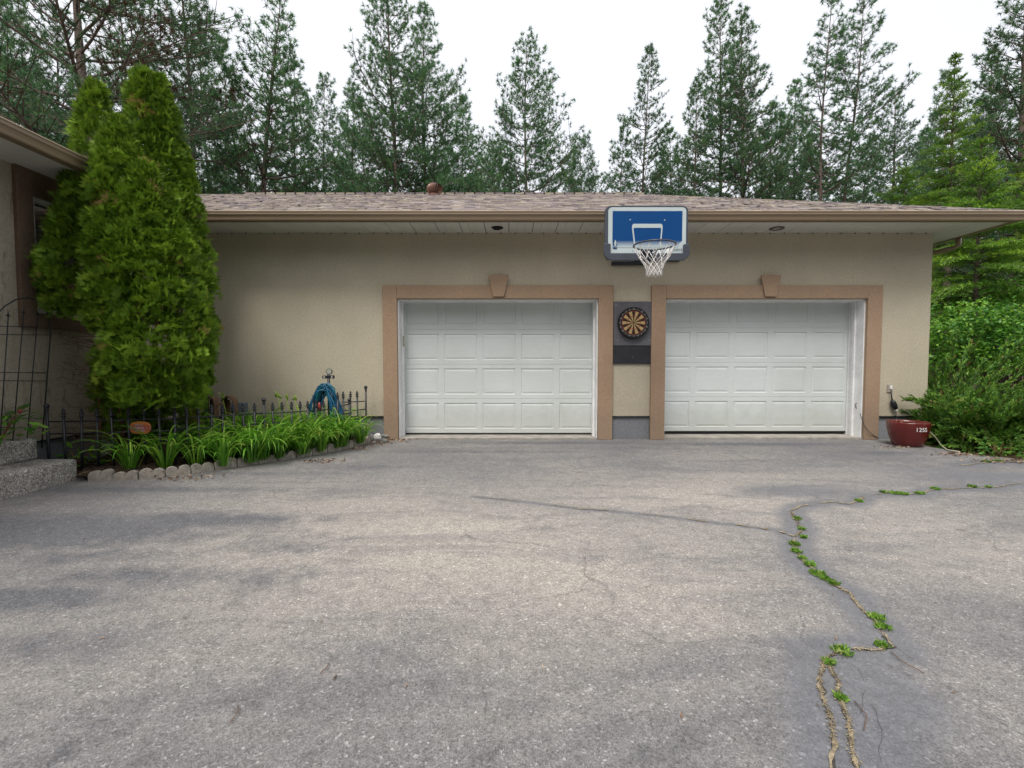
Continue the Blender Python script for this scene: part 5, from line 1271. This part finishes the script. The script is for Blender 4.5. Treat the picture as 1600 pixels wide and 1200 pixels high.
# big old pines with long limbs in the upper left
for (u, d, H, Rm, tr, cb, seed, lab) in ((148, 13, 15, 4.6, .20, 4.2, 201, 'large old pine with long drooping limbs behind the left eave'), (-70, 15, 15, 4.5, .2, 4.0, 202, 'old pine at the upper left corner with its trunk out of view')):
    mb, res = pine_mesh(seed, H, cb, Rm, tr, spacing=.6, per=5, K=15, nw=.02, tuft=.15, sparse=.8, up=.25, pw=.45, dead=.07)
    plant_tree('pine_tree', at(u, d), mb, res, lab, L_PINE, GRP)

def fir_mesh(seed, H, cb, Rm, tr, spacing=.38, per=6, droop=.35, nl=.055, tip=.25, tl=1.0):
    g = np.random.default_rng(seed); mb = MB(); NP_, ND_, NT_, NL_ = [], [], [], []
    mb.tube([(0, 0, H * k / 10) for k in range(11)], [max(.01, tr * (1 - k / 10)) for k in range(11)], 8, cap=False); z = cb
    while z < H - .1:
        t = (z - cb) / (H - cb); Lb = Rm * (1 - t) ** .8 + .1; a0 = g.uniform(0, 6.28)
        for i in range(per):
            az = a0 + 6.283 * i / per + g.normal(0, .2); L = Lb * g.uniform(.65, 1.12); h = np.array([math.cos(az), math.sin(az), 0.]); sd_ = np.array([-math.sin(az), math.cos(az), 0.])
            e = .25 + .5 * t; pts = [np.array([0, 0, z + g.uniform(-.1, .1)])]; ns_ = 6
            for k in range(ns_):
                pts.append(pts[-1] + (h * math.cos(e) + np.array([0, 0, math.sin(e)])) * L / ns_); e -= (droop + .35) * 1.5 / ns_ * (1 - t * .8)
            mb.tube([tuple(p) for p in pts], [.016 * (1 - .8 * k / ns_) for k in range(ns_ + 1)], 4, cap=False)
            ft = np.clip(g.normal(.42, .14), 0, 1)
            ntw = max(4, int(L * 13))
            for q in range(ntw):
                s = .12 + .88 * q / ntw; x = s * ns_; k = min(ns_ - 1, int(x)); pb = pts[k] + (pts[k + 1] - pts[k]) * (x - k); dd = unit(pts[k + 1] - pts[k])
                for sg_ in (-1, 1):
                    tw_l = min(.5, L * .42) * (1.08 - s) * g.uniform(.7, 1.2) + .05; td = unit(dd * .7 + sd_ * sg_ * .75 + np.array([0, 0, -.12 + g.normal(0, .1)]))
                    nn = max(2, int(tw_l / .045))
                    for w_ in range(nn):
                        s2 = w_ / nn; NP_.append(pb + td * tw_l * s2); ND_.append(td); NT_.append(ft + tip * (s * .6 + s2 * .6)); NL_.append(nl * g.uniform(.8, 1.3))
        z += spacing * g.uniform(.8, 1.2) * (1 - .3 * t)
    NP_, ND_, NT_, NL_ = np.array(NP_), np.array(ND_), np.array(NT_), np.array(NL_); m = len(NP_); Vs, Fs, Ts = [], [], []; off = 0
    for k in range(3):
        D = unit(ND_ + rvec(m, g) * np.array([.9, .9, .55])); V, Fq, T = kites(NP_ + rvec(m, g) * .012, D, NL_ * 1.5 * tl, .022, np.clip(NT_ + g.normal(0, .08, m), 0, 1), g, N=np.array([0, 0, 1.]) + rvec(m, g) * .5)
        Vs.append(V); Fs.append(Fq + off); Ts.append(T); off += len(V)
    return mb, [(np.vstack(Vs), np.vstack(Fs), np.concatenate(Ts)), None]
for (u, d, vt, Rm, cb, seed, droop, lab, yaw) in (
        (1474, 15.5, 84, 1.35, 5.0, 301, .2, 'narrow fir against the sky near the right edge, its grey trunk showing under the eave', 0),
        (1520, 11.2, 222, 1.75, 2.4, 302, .5, 'light green drooping fir close behind the garage corner', 1),
        (1612, 12.2, 190, 2.1, 2.0, 303, .5, 'light green drooping fir at the right edge above the shrubs', 2),
        (1405, 17.5, 255, 2.2, 3.5, 304, .4, 'low light green fir showing over the right end of the roof', 0)):
    mb, res = fir_mesh(seed, Hof(vt, d), cb, Rm, .16 if seed == 301 else .09, droop=droop)
    plant_tree('fir_tree', at(u, d), mb, res, lab, L_FIR, GRP, yaw)
# understorey that reads as one mass far behind
g = np.random.default_rng(77); n = 26000; az = g.uniform(-1.3, 1.3, n); d = g.uniform(30, 46, n); top = 3.2 + 1.5 * np.sin(az * 9) + np.sin(az * 23)
Pb = np.stack([np.tan(az) * d * .9, d, g.uniform(0, 1, n) ** 1.1 * top], 1)
V, Fq, T = kites(Pb, rvec(n, g), .5, .3, g.uniform(0, .7, n), g)
tag(mesh_np('understorey', V, Fq, L_FIR, tint=T), 'far dark green understorey of the wood behind the house', 'undergrowth', kind='stuff')

# unseen wood added behind the camera to shade the low sky
g = np.random.default_rng(78); n = 30000; az = g.uniform(1.75, 4.5, n); d = g.uniform(12, 17, n); top = 9.5 + 2.0 * np.sin(az * 11) + 1.4 * np.sin(az * 29)
Pb = np.stack([np.sin(az) * d, np.cos(az) * d, g.uniform(0, 1, n) * top], 1)
V, Fq, T = kites(Pb, rvec(n, g), .6, .4, g.uniform(0, .7, n), g)
tag(mesh_np('added_shade_wood', V, Fq, L_FIR, tint=T), 'unseen mass of conifers added behind the viewer to shade the low sky', 'wood', kind='stuff')
